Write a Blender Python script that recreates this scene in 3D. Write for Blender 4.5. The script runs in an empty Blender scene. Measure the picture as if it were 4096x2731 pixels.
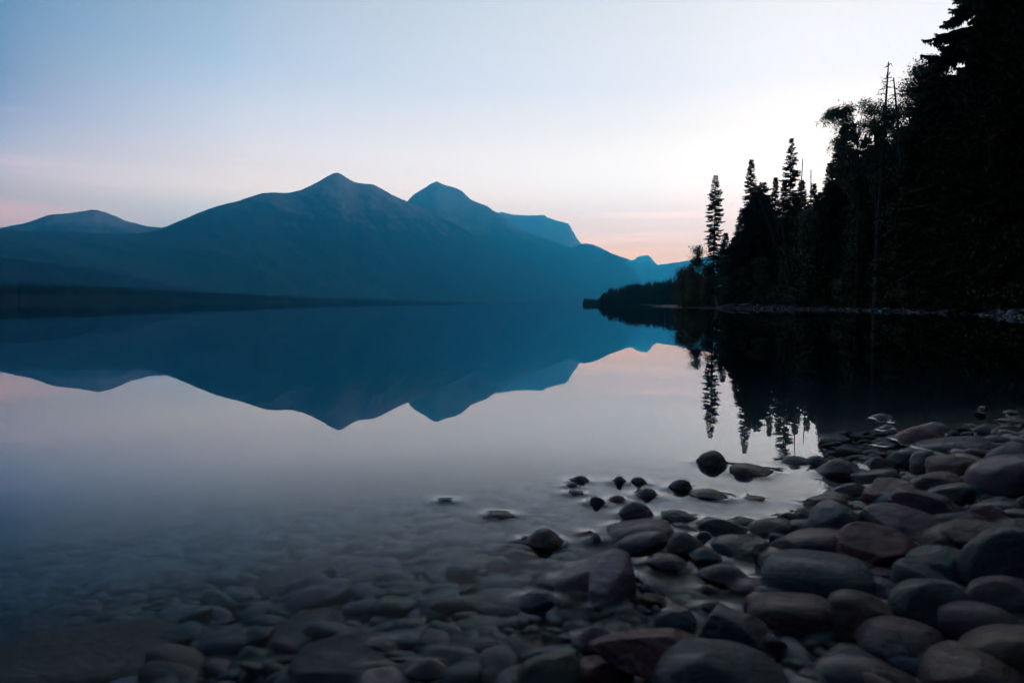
import bpy, bmesh, math, random
import numpy as np
from mathutils import Vector, Matrix, Euler, kdtree

R = math.radians
scene = bpy.context.scene
COL = scene.collection
rng = np.random.default_rng(7)

# ------------------------------------------------------------------ camera
CAM_H = 0.55
FPX = 4096 * 24.0 / 36.0
PITCH, ROLL = 3.19, 0.27
cam_data = bpy.data.cameras.new('camera')
cam = bpy.data.objects.new('camera', cam_data)
COL.objects.link(cam)
CAM_M = (Matrix.Rotation(R(90 - PITCH), 3, 'X') @ Matrix.Rotation(R(ROLL), 3, 'Z'))
cam.matrix_world = Matrix.Translation((0, 0, CAM_H)) @ CAM_M.to_4x4()
cam_data.lens = 24
cam_data.sensor_width = 36
cam_data.clip_start = 0.05
cam_data.clip_end = 120000
cam_data.dof.use_dof = True
cam_data.dof.focus_distance = 45
cam_data.dof.aperture_fstop = 5.6
scene.camera = cam
CO = np.array((0, 0, CAM_H))


def ray(u, v):
    """direction through a pixel of the 4096 px wide photograph"""
    d = CAM_M @ Vector(((u - 2048) / FPX, -(v - 1365.5) / FPX, -1))
    return np.array(d)


def on_z(u, v, z=0.0):
    d = ray(u, v)
    t = (z - CAM_H) / d[2]
    return CO + d * t


def ray_disp(u, v):
    return ray(u * 1.7415, v * 1.7415)


def at_dist(u, dist):
    """ground position below display column u (2352 wide) at a distance"""
    d = ray_disp(u, 697)
    n = math.hypot(d[0], d[1])
    return d[0] / n * dist, d[1] / n * dist


def z_at(u, v, dist):
    d = ray_disp(u, v)
    return CAM_H + d[2] / math.hypot(d[0], d[1]) * dist


# ------------------------------------------------------------------ helpers
def tag(o, label=None, cat=None, group=None, kind=None):
    if label: o['label'] = label
    if cat: o['category'] = cat
    if group: o['group'] = group
    if kind: o['kind'] = kind
    return o


def mesh_np(name, verts, faces, mat, smooth=True):
    """faces: list of (k, n) int arrays"""
    me = bpy.data.meshes.new(name)
    verts = np.asarray(verts, dtype=np.float32)
    me.vertices.add(len(verts))
    me.vertices.foreach_set('co', verts.ravel())
    if not isinstance(faces, list): faces = [faces]
    faces = [np.asarray(f, dtype=np.int32) for f in faces if len(f)]
    loops = np.concatenate([f.ravel() for f in faces])
    sizes = np.concatenate([np.full(len(f), f.shape[1], dtype=np.int32) for f in faces])
    starts = np.concatenate(([0], np.cumsum(sizes)[:-1])).astype(np.int32)
    me.loops.add(len(loops))
    me.loops.foreach_set('vertex_index', loops)
    me.polygons.add(len(sizes))
    me.polygons.foreach_set('loop_start', starts)
    me.polygons.foreach_set('loop_total', sizes)
    if smooth: me.polygons.foreach_set('use_smooth', np.ones(len(sizes), dtype=bool))
    me.update(calc_edges=True)
    me.validate()
    if mat: me.materials.append(mat)
    return me


def link(name, me, parent=None):
    o = bpy.data.objects.new(name, me)
    COL.objects.link(o)
    if parent: o.parent = parent
    return o


def empty(name, loc, label, cat, group=None):
    o = bpy.data.objects.new(name, None)
    COL.objects.link(o)
    o.location = loc
    o.empty_display_size = 0.3
    return tag(o, label, cat, group)


def grid_faces(n, m):
    i = np.arange(n - 1)[:, None] * m + np.arange(m - 1)[None, :]
    return np.stack([i, i + m, i + m + 1, i + 1], -1).reshape(-1, 4)


def hash2(ix, iy, s):
    h = (ix.astype(np.int64) * 374761393 + iy.astype(np.int64) * 668265263 + s * 974711) & 0xffffffff
    h = ((h ^ (h >> 13)) * 1274126177) & 0xffffffff
    h = h ^ (h >> 16)
    return (h & 0xffff) / 65535.0


def vnoise(x, y, s=0):
    ix, iy = np.floor(x), np.floor(y)
    fx, fy = x - ix, y - iy
    fx, fy = fx * fx * (3 - 2 * fx), fy * fy * (3 - 2 * fy)
    a, b = hash2(ix, iy, s), hash2(ix + 1, iy, s)
    c, d = hash2(ix, iy + 1, s), hash2(ix + 1, iy + 1, s)
    return (a * (1 - fx) + b * fx) * (1 - fy) + (c * (1 - fx) + d * fx) * fy


def fbm(x, y, s=0, o=5):
    t, a, n = 0, 1, 0
    for k in range(o):
        t = t + a * vnoise(x, y, s + k)
        n += a
        a *= .5
        x, y = x * 2.03, y * 2.03
    return t / n


def ridged(x, y, s=0, o=5):
    t, a, n = 0, 1, 0
    for k in range(o):
        t = t + a * (1 - np.abs(2 * vnoise(x, y, s + k) - 1))
        n += a
        a *= .5
        x, y = x * 2.03, y * 2.03
    return t / n


class NT:
    """small helper to wire node trees"""
    def __init__(self, tree):
        self.t = tree
        tree.nodes.clear()

    def n(self, typ, inputs=None, **props):
        nd = self.t.nodes.new(typ)
        for k, v in props.items(): setattr(nd, k, v)
        for k, v in (inputs or {}).items(): self.set(nd, k, v)
        return nd

    def set(self, nd, k, v):
        s = nd.inputs[k]
        if hasattr(v, 'is_output'): self.t.links.new(v, s)
        elif isinstance(v, bpy.types.Node): self.t.links.new(v.outputs[0], s)
        else: s.default_value = v

    def math(self, op, a, b=0.0, clamp=False):
        return self.n('ShaderNodeMath', {0: a, 1: b}, operation=op, use_clamp=clamp).outputs[0]

    def ramp(self, fac, stops, interp='LINEAR'):
        nd = self.n('ShaderNodeValToRGB', {0: fac})
        cr = nd.color_ramp
        cr.interpolation = interp
        while len(cr.elements) < len(stops): cr.elements.new(0.5)
        for e, (p, c) in zip(cr.elements, stops):
            e.position = p
            e.color = (c, c, c, 1) if not hasattr(c, '__len__') else (*c[:3], 1)
        return nd.outputs[0]

    def mix(self, fac, a, b, blend='MIX'):
        nd = self.n('ShaderNodeMix', data_type='RGBA', blend_type=blend)
        self.set(nd, 0, fac)
        for i, v in ((6, a), (7, b)):
            if isinstance(v, (tuple, list)): v = (*v[:3], 1)
            self.set(nd, i, v)
        return nd.outputs[2]

    def noise(self, vec, scale, detail=4, rough=.55, dist=0.0):
        nd = self.n('ShaderNodeTexNoise', {'Scale': scale, 'Detail': detail, 'Roughness': rough, 'Distortion': dist})
        if vec is not None: self.set(nd, 'Vector', vec)
        return nd.outputs[0]


def material(name):
    m = bpy.data.materials.new(name)
    m.use_nodes = True
    return m, NT(m.node_tree)


def finish(nt, base, rough=.8, bump=None, bump_strength=.3, bump_dist=.02, spec=.5):
    p = nt.n('ShaderNodeBsdfPrincipled', {'Base Color': base, 'Roughness': rough, 'Specular IOR Level': spec})
    if bump is not None:
        b = nt.n('ShaderNodeBump', {'Strength': bump_strength, 'Distance': bump_dist, 'Height': bump})
        nt.set(p, 'Normal', b.outputs[0])
    nt.n('ShaderNodeOutputMaterial', {'Surface': p.outputs[0]})


def simple_mat(name, c1, c2, scale, rough=.8, bump=.4, dist=.02, spec=.3):
    m, nt = material(name)
    co = nt.n('ShaderNodeTexCoord').outputs['Object']
    f = nt.noise(co, scale, 5, .6)
    f2 = nt.ramp(f, [(.3, 0.0), (.7, 1.0)])
    finish(nt, nt.mix(f2, c1, c2), rough, f, bump, dist, spec)
    return m

# ------------------------------------------------------------------ materials
def stone_material():
    m, nt = material('river_stone')
    info = nt.n('ShaderNodeObjectInfo')
    co = nt.n('ShaderNodeTexCoord').outputs['Object']
    off = nt.n('ShaderNodeVectorMath', {0: co, 1: (0, 0, 0)}, operation='ADD')
    sc = nt.n('ShaderNodeVectorMath', {0: info.outputs['Random'], 3: 40.0}, operation='SCALE')
    nt.set(off, 1, sc.outputs[0])
    v = off.outputs[0]
    big = nt.noise(v, 1.6, 4, .6, .4)
    fine = nt.noise(v, 14, 4, .7)
    band = nt.n('ShaderNodeTexWave', {'Vector': v, 'Scale': 1.1, 'Distortion': 5, 'Detail': 3, 'Detail Scale': 1.2}, bands_direction='Z')
    c = nt.mix(nt.ramp(big, [(.3, 0.0), (.72, 1.0)]), info.outputs['Color'], (0.5, 0.5, 0.5), 'OVERLAY')
    dark = nt.mix(nt.ramp(big, [(.35, .45), (.6, 0.0)]), info.outputs['Color'], (.45, .42, .42), 'MULTIPLY')
    c = nt.mix(nt.math('MULTIPLY', nt.ramp(band.outputs[1], [(.55, 0.0), (.9, 1.0)]), .12), dark, (.20, .19, .20))
    c = nt.mix(nt.math('MULTIPLY', nt.ramp(fine, [(.5, 0.0), (.68, 1.0)]), .10), c, (.30, .28, .28))
    rough = nt.ramp(fine, [(.3, .15), (.7, .38)])
    hb = nt.math('ADD', nt.math('MULTIPLY', fine, .35), big)
    vein = nt.n('ShaderNodeTexWave', {'Vector': v, 'Scale': .55, 'Distortion': 9, 'Detail': 4, 'Detail Scale': 1.6, 'Detail Roughness': .6}, bands_direction='DIAGONAL')
    vm = nt.math('MULTIPLY', nt.ramp(vein.outputs[1], [(.965, 0.0), (.99, 1.0)]), nt.ramp(info.outputs['Random'], [(.45, 0.0), (.55, .35)]))
    c = nt.mix(vm, c, (.34, .33, .33))
    pit = nt.noise(v, 34, 3, .7)
    c = nt.mix(nt.ramp(pit, [(.58, 0.0), (.70, .45)]), c, (.03, .028, .03))
    hb = nt.math('ADD', hb, nt.math('MULTIPLY', pit, .12))
    finish(nt, c, rough, hb, .42, .35, .5)
    return m


def pebble_material():
    m, nt = material('pebbles')
    col = nt.n('ShaderNodeAttribute', attribute_name='tint').outputs['Color']
    co = nt.n('ShaderNodeTexCoord').outputs['Object']
    f = nt.noise(co, 30, 4, .6)
    c = nt.mix(nt.ramp(f, [(.35, .5), (.65, 0.0)]), col, (.45, .45, .45), 'MULTIPLY')
    finish(nt, c, .45, f, .25, .01, .4)
    return m


M_STONE = stone_material()
M_PEB = pebble_material()
M_BARK = simple_mat('bark', (.02, .016, .014), (.045, .036, .03), 6, .9)
M_SNAG = simple_mat('dead_wood', (.03, .026, .024), (.065, .058, .054), 5, .85)
M_DRIFT = simple_mat('driftwood', (.30, .27, .25), (.5, .47, .45), 5, .8)
M_FIR = simple_mat('fir_needles', (.050, .056, .030), (.105, .11, .052), 1.3, .75, 0, .01, .2)
M_LEAF = simple_mat('broad_leaves', (.085, .095, .04), (.165, .17, .08), 1.7, .6, 0, .01, .3)
M_FARWOOD = simple_mat('far_conifers', (.02, .03, .024), (.045, .055, .04), .2, .85, 0, .01, .1)


def ground_material():
    m, nt = material('gravel_ground')
    co = nt.n('ShaderNodeTexCoord').outputs['Object']
    vor = nt.n('ShaderNodeTexVoronoi', {'Vector': co, 'Scale': 22.0})
    big = nt.noise(co, .9, 4)
    tint = nt.ramp(nt.n('ShaderNodeSeparateColor', {0: vor.outputs['Color']}).outputs[0],
                   [(0.0, (.08, .056, .066)), (.3, (.095, .10, .105)), (.55, (.13, .08, .075)), (.8, (.09, .08, .095)), (1.0, (.18, .16, .16))], 'CONSTANT')
    c = nt.mix(nt.ramp(vor.outputs['Distance'], [(.2, 0.0), (.6, .7)]), tint, (.03, .028, .03))
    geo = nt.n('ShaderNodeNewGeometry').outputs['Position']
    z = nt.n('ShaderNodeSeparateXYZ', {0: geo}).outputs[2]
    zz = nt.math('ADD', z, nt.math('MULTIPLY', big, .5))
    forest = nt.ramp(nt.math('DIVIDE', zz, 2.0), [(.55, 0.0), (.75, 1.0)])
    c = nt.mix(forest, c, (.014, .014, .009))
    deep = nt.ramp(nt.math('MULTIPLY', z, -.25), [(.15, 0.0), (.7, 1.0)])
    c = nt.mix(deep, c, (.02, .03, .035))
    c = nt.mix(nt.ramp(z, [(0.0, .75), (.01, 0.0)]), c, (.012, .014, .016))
    h = nt.math('SUBTRACT', 1.0, vor.outputs['Distance'])
    finish(nt, c, .6, h, .6, .03, .3)
    return m


def mountain_material(name, zlow, zhigh, rock, forest, snow=0.0):
    m, nt = material(name)
    geo = nt.n('ShaderNodeNewGeometry')
    pos = geo.outputs['Position']
    z = nt.n('ShaderNodeSeparateXYZ', {0: pos}).outputs[2]
    n1 = nt.noise(pos, .0022, 6, .62)
    n2 = nt.noise(pos, .012, 5, .7)
    line = nt.math('ADD', z, nt.math('MULTIPLY', nt.math('SUBTRACT', n1, .5), (zhigh - zlow) * 1.7))
    line = nt.math('ADD', line, nt.math('MULTIPLY', nt.math('SUBTRACT', n2, .5), (zhigh - zlow) * .7))
    f = nt.n('ShaderNodeMapRange', {0: line, 1: zlow, 2: zhigh}).outputs[0]
    rk = nt.mix(nt.ramp(n2, [(.35, 0.0), (.65, 1.0)]), rock, tuple(x * 1.25 for x in rock))
    fo = nt.mix(nt.ramp(n2, [(.4, 0.0), (.7, 1.0)]), forest, tuple(x * 1.7 for x in forest))
    c = nt.mix(f, fo, rk)
    if snow:
        s = nt.ramp(nt.noise(pos, .02, 3, .5), [(.63, 0.0), (.66, 1.0)])
        s = nt.math('MULTIPLY', s, nt.n('ShaderNodeMapRange', {0: z, 1: snow, 2: snow + 120}).outputs[0])
        c = nt.mix(s, c, (.8, .8, .82))
    finish(nt, c, .95, n2, .25, 25.0, .05)
    return m


def water_material():
    m, nt = material('lake_water')
    co = nt.n('ShaderNodeTexCoord').outputs['Object']
    mp = nt.n('ShaderNodeMapping', {'Vector': co, 'Scale': (.35, 1.4, 1)})
    h = nt.math('ADD', nt.noise(mp.outputs[0], .5, 2, .5), nt.math('MULTIPLY', nt.noise(mp.outputs[0], .06, 2, .5), 6.0))
    b = nt.n('ShaderNodeBump', {'Strength': .035, 'Distance': .01, 'Height': h})
    back = nt.n('ShaderNodeNewGeometry').outputs['Backfacing']
    ior = nt.math('ADD', 1.333, nt.math('MULTIPLY', back, 1 / 1.333 - 1.333))
    fr = nt.n('ShaderNodeFresnel', {'IOR': ior, 'Normal': b.outputs[0]})
    rf = nt.ramp(fr.outputs[0], [(0.0, 0.002), (.05, .002), (.085, .006), (.10, .014), (.12, .038), (.14, .078), (.175, .128), (.285, .36), (.58, .66), (1.0, 1.0)])
    tr = nt.n('ShaderNodeBsdfTransparent', {'Color': (.92, .95, .97, 1)})
    gl = nt.n('ShaderNodeBsdfAnisotropic', {'Color': (.89, .945, 1, 1), 'Roughness': .010, 'Normal': b.outputs[0]})
    mx = nt.n('ShaderNodeMixShader', {0: rf, 1: tr.outputs[0], 2: gl.outputs[0]})
    ab = nt.n('ShaderNodeVolumeAbsorption', {'Color': (.30, .50, .58, 1), 'Density': .9})
    nt.n('ShaderNodeOutputMaterial', {'Surface': mx.outputs[0], 'Volume': ab.outputs[0]})
    return m


M_GROUND = ground_material()
M_WATER = water_material()
# ------------------------------------------------------------------ ground: one sheet, lake bed, beach and bank
def _zp(u, v):
    p = on_z(u, v)
    return (p[0], p[1])


SHORE = [(-0.9, -60), (-0.35, -6), (-0.1, -1), _zp(2760, 2731), _zp(2900, 2560), _zp(3080, 2330), _zp(3200, 2150),
         _zp(3350, 2030), _zp(3530, 1930), _zp(3730, 1835), _zp(3980, 1755), (3.4, 3.5), (6, 4.6), (14, 10), (22, 22)]
for u_, d_ in ((2352, 42), (2228, 54), (2080, 66), (1875, 85), (1760, 92), (1646, 99), (1560, 122), (1500, 150)):
    SHORE.append(at_dist(u_, d_))
SHORE += [(40, 162), (62, 190), (120, 300), (130, 400), (95, 430), at_dist(1374, 455), (70, 480), (200, 620), (900, 2600), (2600, 6000), (6000, 12000), (25000, 27000)]
POLY = np.array(SHORE + [(27000, 27000), (27000, -60), (200, -60)], dtype=float)


def shore_dist(x, y):
    """signed distance to the shoreline, positive on land"""
    x, y = np.atleast_1d(np.asarray(x, float)), np.atleast_1d(np.asarray(y, float))
    best = np.full(x.shape, 1e18)
    S = np.array(SHORE)
    for (ax, ay), (bx, by) in zip(S[:-1], S[1:]):
        dx, dy = bx - ax, by - ay
        t = np.clip(((x - ax) * dx + (y - ay) * dy) / (dx * dx + dy * dy), 0, 1)
        best = np.minimum(best, (x - ax - t * dx) ** 2 + (y - ay - t * dy) ** 2)
    ins = np.zeros(x.shape, bool)
    P = POLY
    for (ax, ay), (bx, by) in zip(P, np.roll(P, -1, 0)):
        c = ((ay > y) != (by > y))
        with np.errstate(divide='ignore', invalid='ignore'):
            ins ^= c & (x < (bx - ax) * (y - ay) / (by - ay + 1e-30) + ax)
    return np.where(ins, 1, -1) * np.sqrt(best)


def zg(x, y):
    d = shore_dist(x, y)
    far = np.clip((np.hypot(x, y) - 15) / 30, 0, 1)
    near = .12 * np.clip(d, 0, 1) + .07 * np.clip(d - 1, 0, 8)
    beach = np.interp(np.hypot(x, y), [105, 130, 260], [.085, .045, .003]) * np.clip(d, 0, 9)
    land = near * (1 - far) + beach * far + (.05 * np.clip(d - 9, 0, 6) + .22 * np.clip(d - 15, 0, 60)) * np.clip((150 - np.hypot(x, y)) / 40, 0.02, 1)
    land = np.minimum(land, 15)
    wat = -.16 * np.clip(-d, 0, 2) - .055 * np.clip(-d - 2, 0, 8) - .12 * np.clip(-d - 10, 0, 60)
    return np.where(d > 0, land, wat)


def zg1(x, y):
    return float(zg(x, y)[0])


def build_ground():
    def axis(n, s, lim):
        k = np.linspace(-1, 1, n)
        a = np.arcsinh(lim / s)
        return np.sinh(k * a) * s
    xs = axis(361, 3.0, 28000) + 1.0
    ys = axis(361, 4.0, 28000) + 2.0
    X, Y = np.meshgrid(xs, ys, indexing='ij')
    Z = zg(X.ravel(), Y.ravel()).reshape(X.shape)
    dist = np.hypot(X, Y)
    Z = Z + (fbm(X * .35, Y * .35, 3) - .5) * np.clip((shore_dist(X.ravel(), Y.ravel()).reshape(X.shape) - 1) / 6, 0, 1) * .5 * np.clip(dist / 30, 0, 1)
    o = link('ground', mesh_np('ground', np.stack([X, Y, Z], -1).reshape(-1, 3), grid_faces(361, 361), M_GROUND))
    tag(o, 'gravel lake bed rising into the pebble beach and the dark forest bank', 'ground', kind='structure')


build_ground()


# ------------------------------------------------------------------ mountains
def mountain(name, label, prof, dist, foot, mat, seed, pw=1.15, rough=.16, nu=360, crest=5.0, foot_z=-12, back=1.5):
    """terrain under a ridge line: prof (u, v) of the ridge in the 2352 px photo, dist / foot (u, metres) of ridge and foot"""
    pu, pv = np.array([p[0] for p in prof], float), np.array([p[1] for p in prof], float)
    us = np.linspace(pu[0], pu[-1], nu)
    vs = np.interp(us, pu, pv)
    k = np.ones(3) / 3
    vs[1:-1] = np.convolve(vs, k, 'valid')
    D = np.interp(us, [d[0] for d in dist], [d[1] for d in dist])
    F = np.interp(us, [d[0] for d in foot], [d[1] for d in foot])
    ts = np.concatenate([np.linspace(0, 1, 70), 1 + np.linspace(0, back - 1, 14)[1:]])
    V = np.zeros((nu, len(ts), 3))
    for i, (u, v) in enumerate(zip(us, vs)):
        d = ray_disp(u, v)
        n = math.hypot(d[0], d[1])
        zr = CAM_H + d[2] / n * D[i]
        dd = F[i] + (D[i] - F[i]) * ts
        g = np.where(ts <= 1, np.clip(ts, 0, 1) ** pw, 1 - (ts - 1) * 1.9)
        V[i, :, 0] = d[0] / n * dd
        V[i, :, 1] = d[1] / n * dd
        V[i, :, 2] = foot_z + (zr - foot_z) * g
    X, Y, Z = V[..., 0], V[..., 1], V[..., 2]
    t = np.broadcast_to(ts, Z.shape)
    zr = Z[:, 69][:, None]
    env = np.clip(4 * t * (1 - t), 0, 1) * np.abs(zr)
    L = max(400.0, float(np.mean(D)) * .13)
    warp = fbm(X / L, Y / L, seed + 9, 3) * 1.2
    Z += (ridged(X / L + warp, Y / L, seed, 6) - .72) * env * rough * 2.4
    Z += (fbm(X / 90, Y / 90, seed + 5, 3) - .5) * crest * 2 * np.clip(t * 3, 0, 1)
    V[..., 2] = Z
    o = link(name, mesh_np(name, V.reshape(-1, 3), grid_faces(nu, len(ts)), mat))
    return tag(o, label, 'mountain' if 'mountain' in name else 'hill', kind='structure')


ROCK, WOOD = (.45, .32, .33), (.018, .028, .028)
mountain('mountain', 'low reddish peak at the far left above the forested ridge',
         [(-700, 560), (-250, 545), (-80, 532), (0, 524), (60, 512), (110, 494), (160, 490), (217, 481), (245, 488), (290, 508), (340, 520), (380, 524), (480, 545), (620, 600), (700, 660)],
         [(-700, 10500), (700, 11200)], [(-700, 7000), (700, 8000)],
         mountain_material('left_peak_rock', 800, 1250, ROCK, WOOD), 11)
mountain('mountain', 'broad blue mountain with a small pointed summit left of centre',
         [(-500, 560), (-150, 535), (0, 527), (60, 530), (150, 531), (240, 535), (300, 538), (345, 533), (378, 522), (430, 500), (490, 476), (545, 462), (600, 444), (625, 442), (660, 444), (690, 437),
          (730, 418), (752, 405), (766, 398), (774, 396), (783, 399), (800, 411), (815, 419), (840, 422), (856, 423), (875, 433), (905, 450), (940, 465), (985, 485), (1029, 506), (1075, 530), (1126, 556), (1190, 590), (1260, 627), (1340, 668), (1400, 697), (1470, 715)],
         [(-500, 6000), (300, 7200), (770, 9500), (1100, 10300), (1470, 11000)], [(-500, 2600), (300, 4300), (800, 6800), (1470, 10400)],
         mountain_material('main_mountain_rock', 1000, 1900, ROCK, WOOD), 21, rough=.11)
mountain('mountain', 'second peak behind the broad mountain, with small snow patches at its top',
         [(820, 640), (880, 520), (935, 463), (950, 447), (975, 432), (990, 422), (1003, 416), (1012, 421), (1022, 425), (1045, 431), (1062, 439), (1070, 448), (1082, 459), (1110, 470), (1122, 475), (1132, 484), (1146, 490), (1160, 500), (1177, 515),
          (1205, 528), (1235, 541), (1275, 556), (1314, 570), (1350, 590), (1400, 625), (1450, 668), (1500, 705)],
         [(820, 12600), (1500, 14000)], [(820, 9800), (1500, 13000)],
         mountain_material('second_peak_rock', 1200, 2100, (.45, .35, .35), WOOD, 2050), 31, rough=.12)
mountain('mountain', 'flat-topped mountain with a steep right-hand cliff in the blue distance',
         [(1050, 640), (1110, 520), (1138, 493), (1150, 487), (1160, 489), (1178, 493), (1210, 495), (1251, 494), (1256, 499), (1280, 507), (1306, 514), (1311, 522), (1317, 534), (1325, 547), (1333, 558), (1350, 580), (1380, 620), (1420, 690)],
         [(1050, 19500), (1420, 19500)], [(1050, 16000), (1420, 17000)],
         mountain_material('mesa_rock', 900, 1500, (.45, .36, .36), WOOD), 41, rough=.12)
mountain('hill', 'rounded wooded shoulder that ends the blue range over the water',
         [(1180, 640), (1240, 605), (1290, 577), (1314, 569), (1333, 560), (1345, 559), (1362, 562), (1384, 571), (1405, 582), (1431, 592), (1441, 602), (1450, 614), (1462, 628), (1473, 645), (1482, 657), (1495, 669), (1540, 699), (1600, 720)],
         [(1180, 15000), (1600, 15000)], [(1180, 12500), (1600, 14200)],
         mountain_material('shoulder_forest', 6000, 6400, ROCK, (.025, .036, .034)), 51, rough=.12)
mountain('mountain', 'tiny pale block-shaped summit far off above the valley end',
         [(1380, 640), (1410, 596), (1427, 590), (1440, 594), (1450, 598), (1458, 596), (1463, 591), (1472, 588), (1488, 586), (1496, 592), (1502, 601), (1510, 608), (1530, 630), (1580, 680)],
         [(1380, 26000), (1580, 26000)], [(1380, 22000), (1580, 22000)],
         mountain_material('far_summit_rock', 1000, 2000, (.2, .16, .16), WOOD), 61, rough=.1, nu=200, back=1.06)
mountain('hill', 'long pale blue hill behind the end of the lake, running behind the trees',
         [(1380, 660), (1430, 607), (1460, 600), (1490, 606), (1510, 609), (1535, 605), (1560, 602), (1586, 597), (1620, 590), (1680, 580), (1780, 575), (1900, 590), (2100, 600), (2500, 560), (2900, 560)],
         [(1380, 22500), (2900, 21500)], [(1380, 18000), (2900, 14000)],
         mountain_material('far_hill_forest', 6000, 6400, ROCK, (.03, .042, .04)), 71, rough=.1)
mountain('hill', 'dark wooded ridge sloping down from the left edge to the lake',
         [(-700, 560), (-300, 570), (0, 592), (90, 600), (180, 612), (300, 634), (430, 660), (560, 678), (700, 690), (760, 700)],
         [(-700, 3300), (0, 3900), (760, 5400)], [(-700, 2700), (0, 3200), (760, 5000)],
         mountain_material('left_ridge_forest', 6000, 6400, ROCK, (.004, .009, .011)), 81, pw=.8, rough=.14)
mountain('hill', 'low nearly black forested shore along the far left waterline',
         [(-700, 640), (-200, 648), (0, 653), (200, 656), (330, 664), (480, 672), (600, 677), (750, 684), (900, 689), (1050, 692), (1200, 694.5), (1390, 696.5)],
         [(-700, 1100), (0, 1350), (600, 2600), (1390, 6500)], [(-700, 1060), (0, 1310), (600, 2530), (1390, 6400)],
         mountain_material('shore_forest', 6000, 6400, ROCK, (.006, .010, .011)), 91, pw=.6, rough=.05, crest=2.5, foot_z=-4, nu=500)
# ------------------------------------------------------------------ trees
class Geo:
    def __init__(self):
        self.v, self.f3, self.f4, self.n = [], [], [], 0

    def add(self, v, f3=None, f4=None):
        v = np.asarray(v, float).reshape(-1, 3)
        if f3 is not None and len(f3): self.f3.append(np.asarray(f3) + self.n)
        if f4 is not None and len(f4): self.f4.append(np.asarray(f4) + self.n)
        self.v.append(v)
        self.n += len(v)

    def mesh(self, name, mat, smooth=False):
        fs = []
        if self.f4: fs.append(np.concatenate(self.f4))
        if self.f3: fs.append(np.concatenate(self.f3))
        return mesh_np(name, np.concatenate(self.v), fs, mat, smooth)

    def tube(self, pts, rad, k=6):
        pts = np.asarray(pts, float)
        n = len(pts)
        tan = np.gradient(pts, axis=0)
        tan /= np.linalg.norm(tan, axis=1)[:, None] + 1e-9
        ref = np.where(np.abs(tan[:, 2:3]) > .9, np.array([[1., 0, 0]]), np.array([[0, 0, 1.]]))
        a = np.cross(tan, ref)
        a /= np.linalg.norm(a, axis=1)[:, None] + 1e-9
        b = np.cross(tan, a)
        th = np.linspace(0, 2 * np.pi, k, endpoint=False)
        rad = np.asarray(rad, float)[:, None, None]
        ring = pts[:, None] + rad * (np.cos(th)[None, :, None] * a[:, None] + np.sin(th)[None, :, None] * b[:, None])
        i = np.arange(n - 1)[:, None] * k + np.arange(k)[None]
        j = np.arange(n - 1)[:, None] * k + (np.arange(k)[None] + 1) % k
        f = np.stack([i, j, j + k, i + k], -1).reshape(-1, 4)
        self.add(ring.reshape(-1, 3), f4=f)
        top = np.arange(k) + (n - 1) * k - n * k
        self.f3.append(np.stack([np.full(k - 2, top[0]), top[1:-1], top[2:]], -1) + self.n)


def trunk_path(H, r, bend, n=14):
    t = np.linspace(0, 1, n)
    ph = r.uniform(0, 6.28)
    x = bend * H * (np.sin(t * 2.2 + ph) - np.sin(ph)) * t
    y = bend * H * (np.cos(t * 1.7 + ph) - np.cos(ph)) * t
    return np.stack([x, y, t * H], -1)


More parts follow.
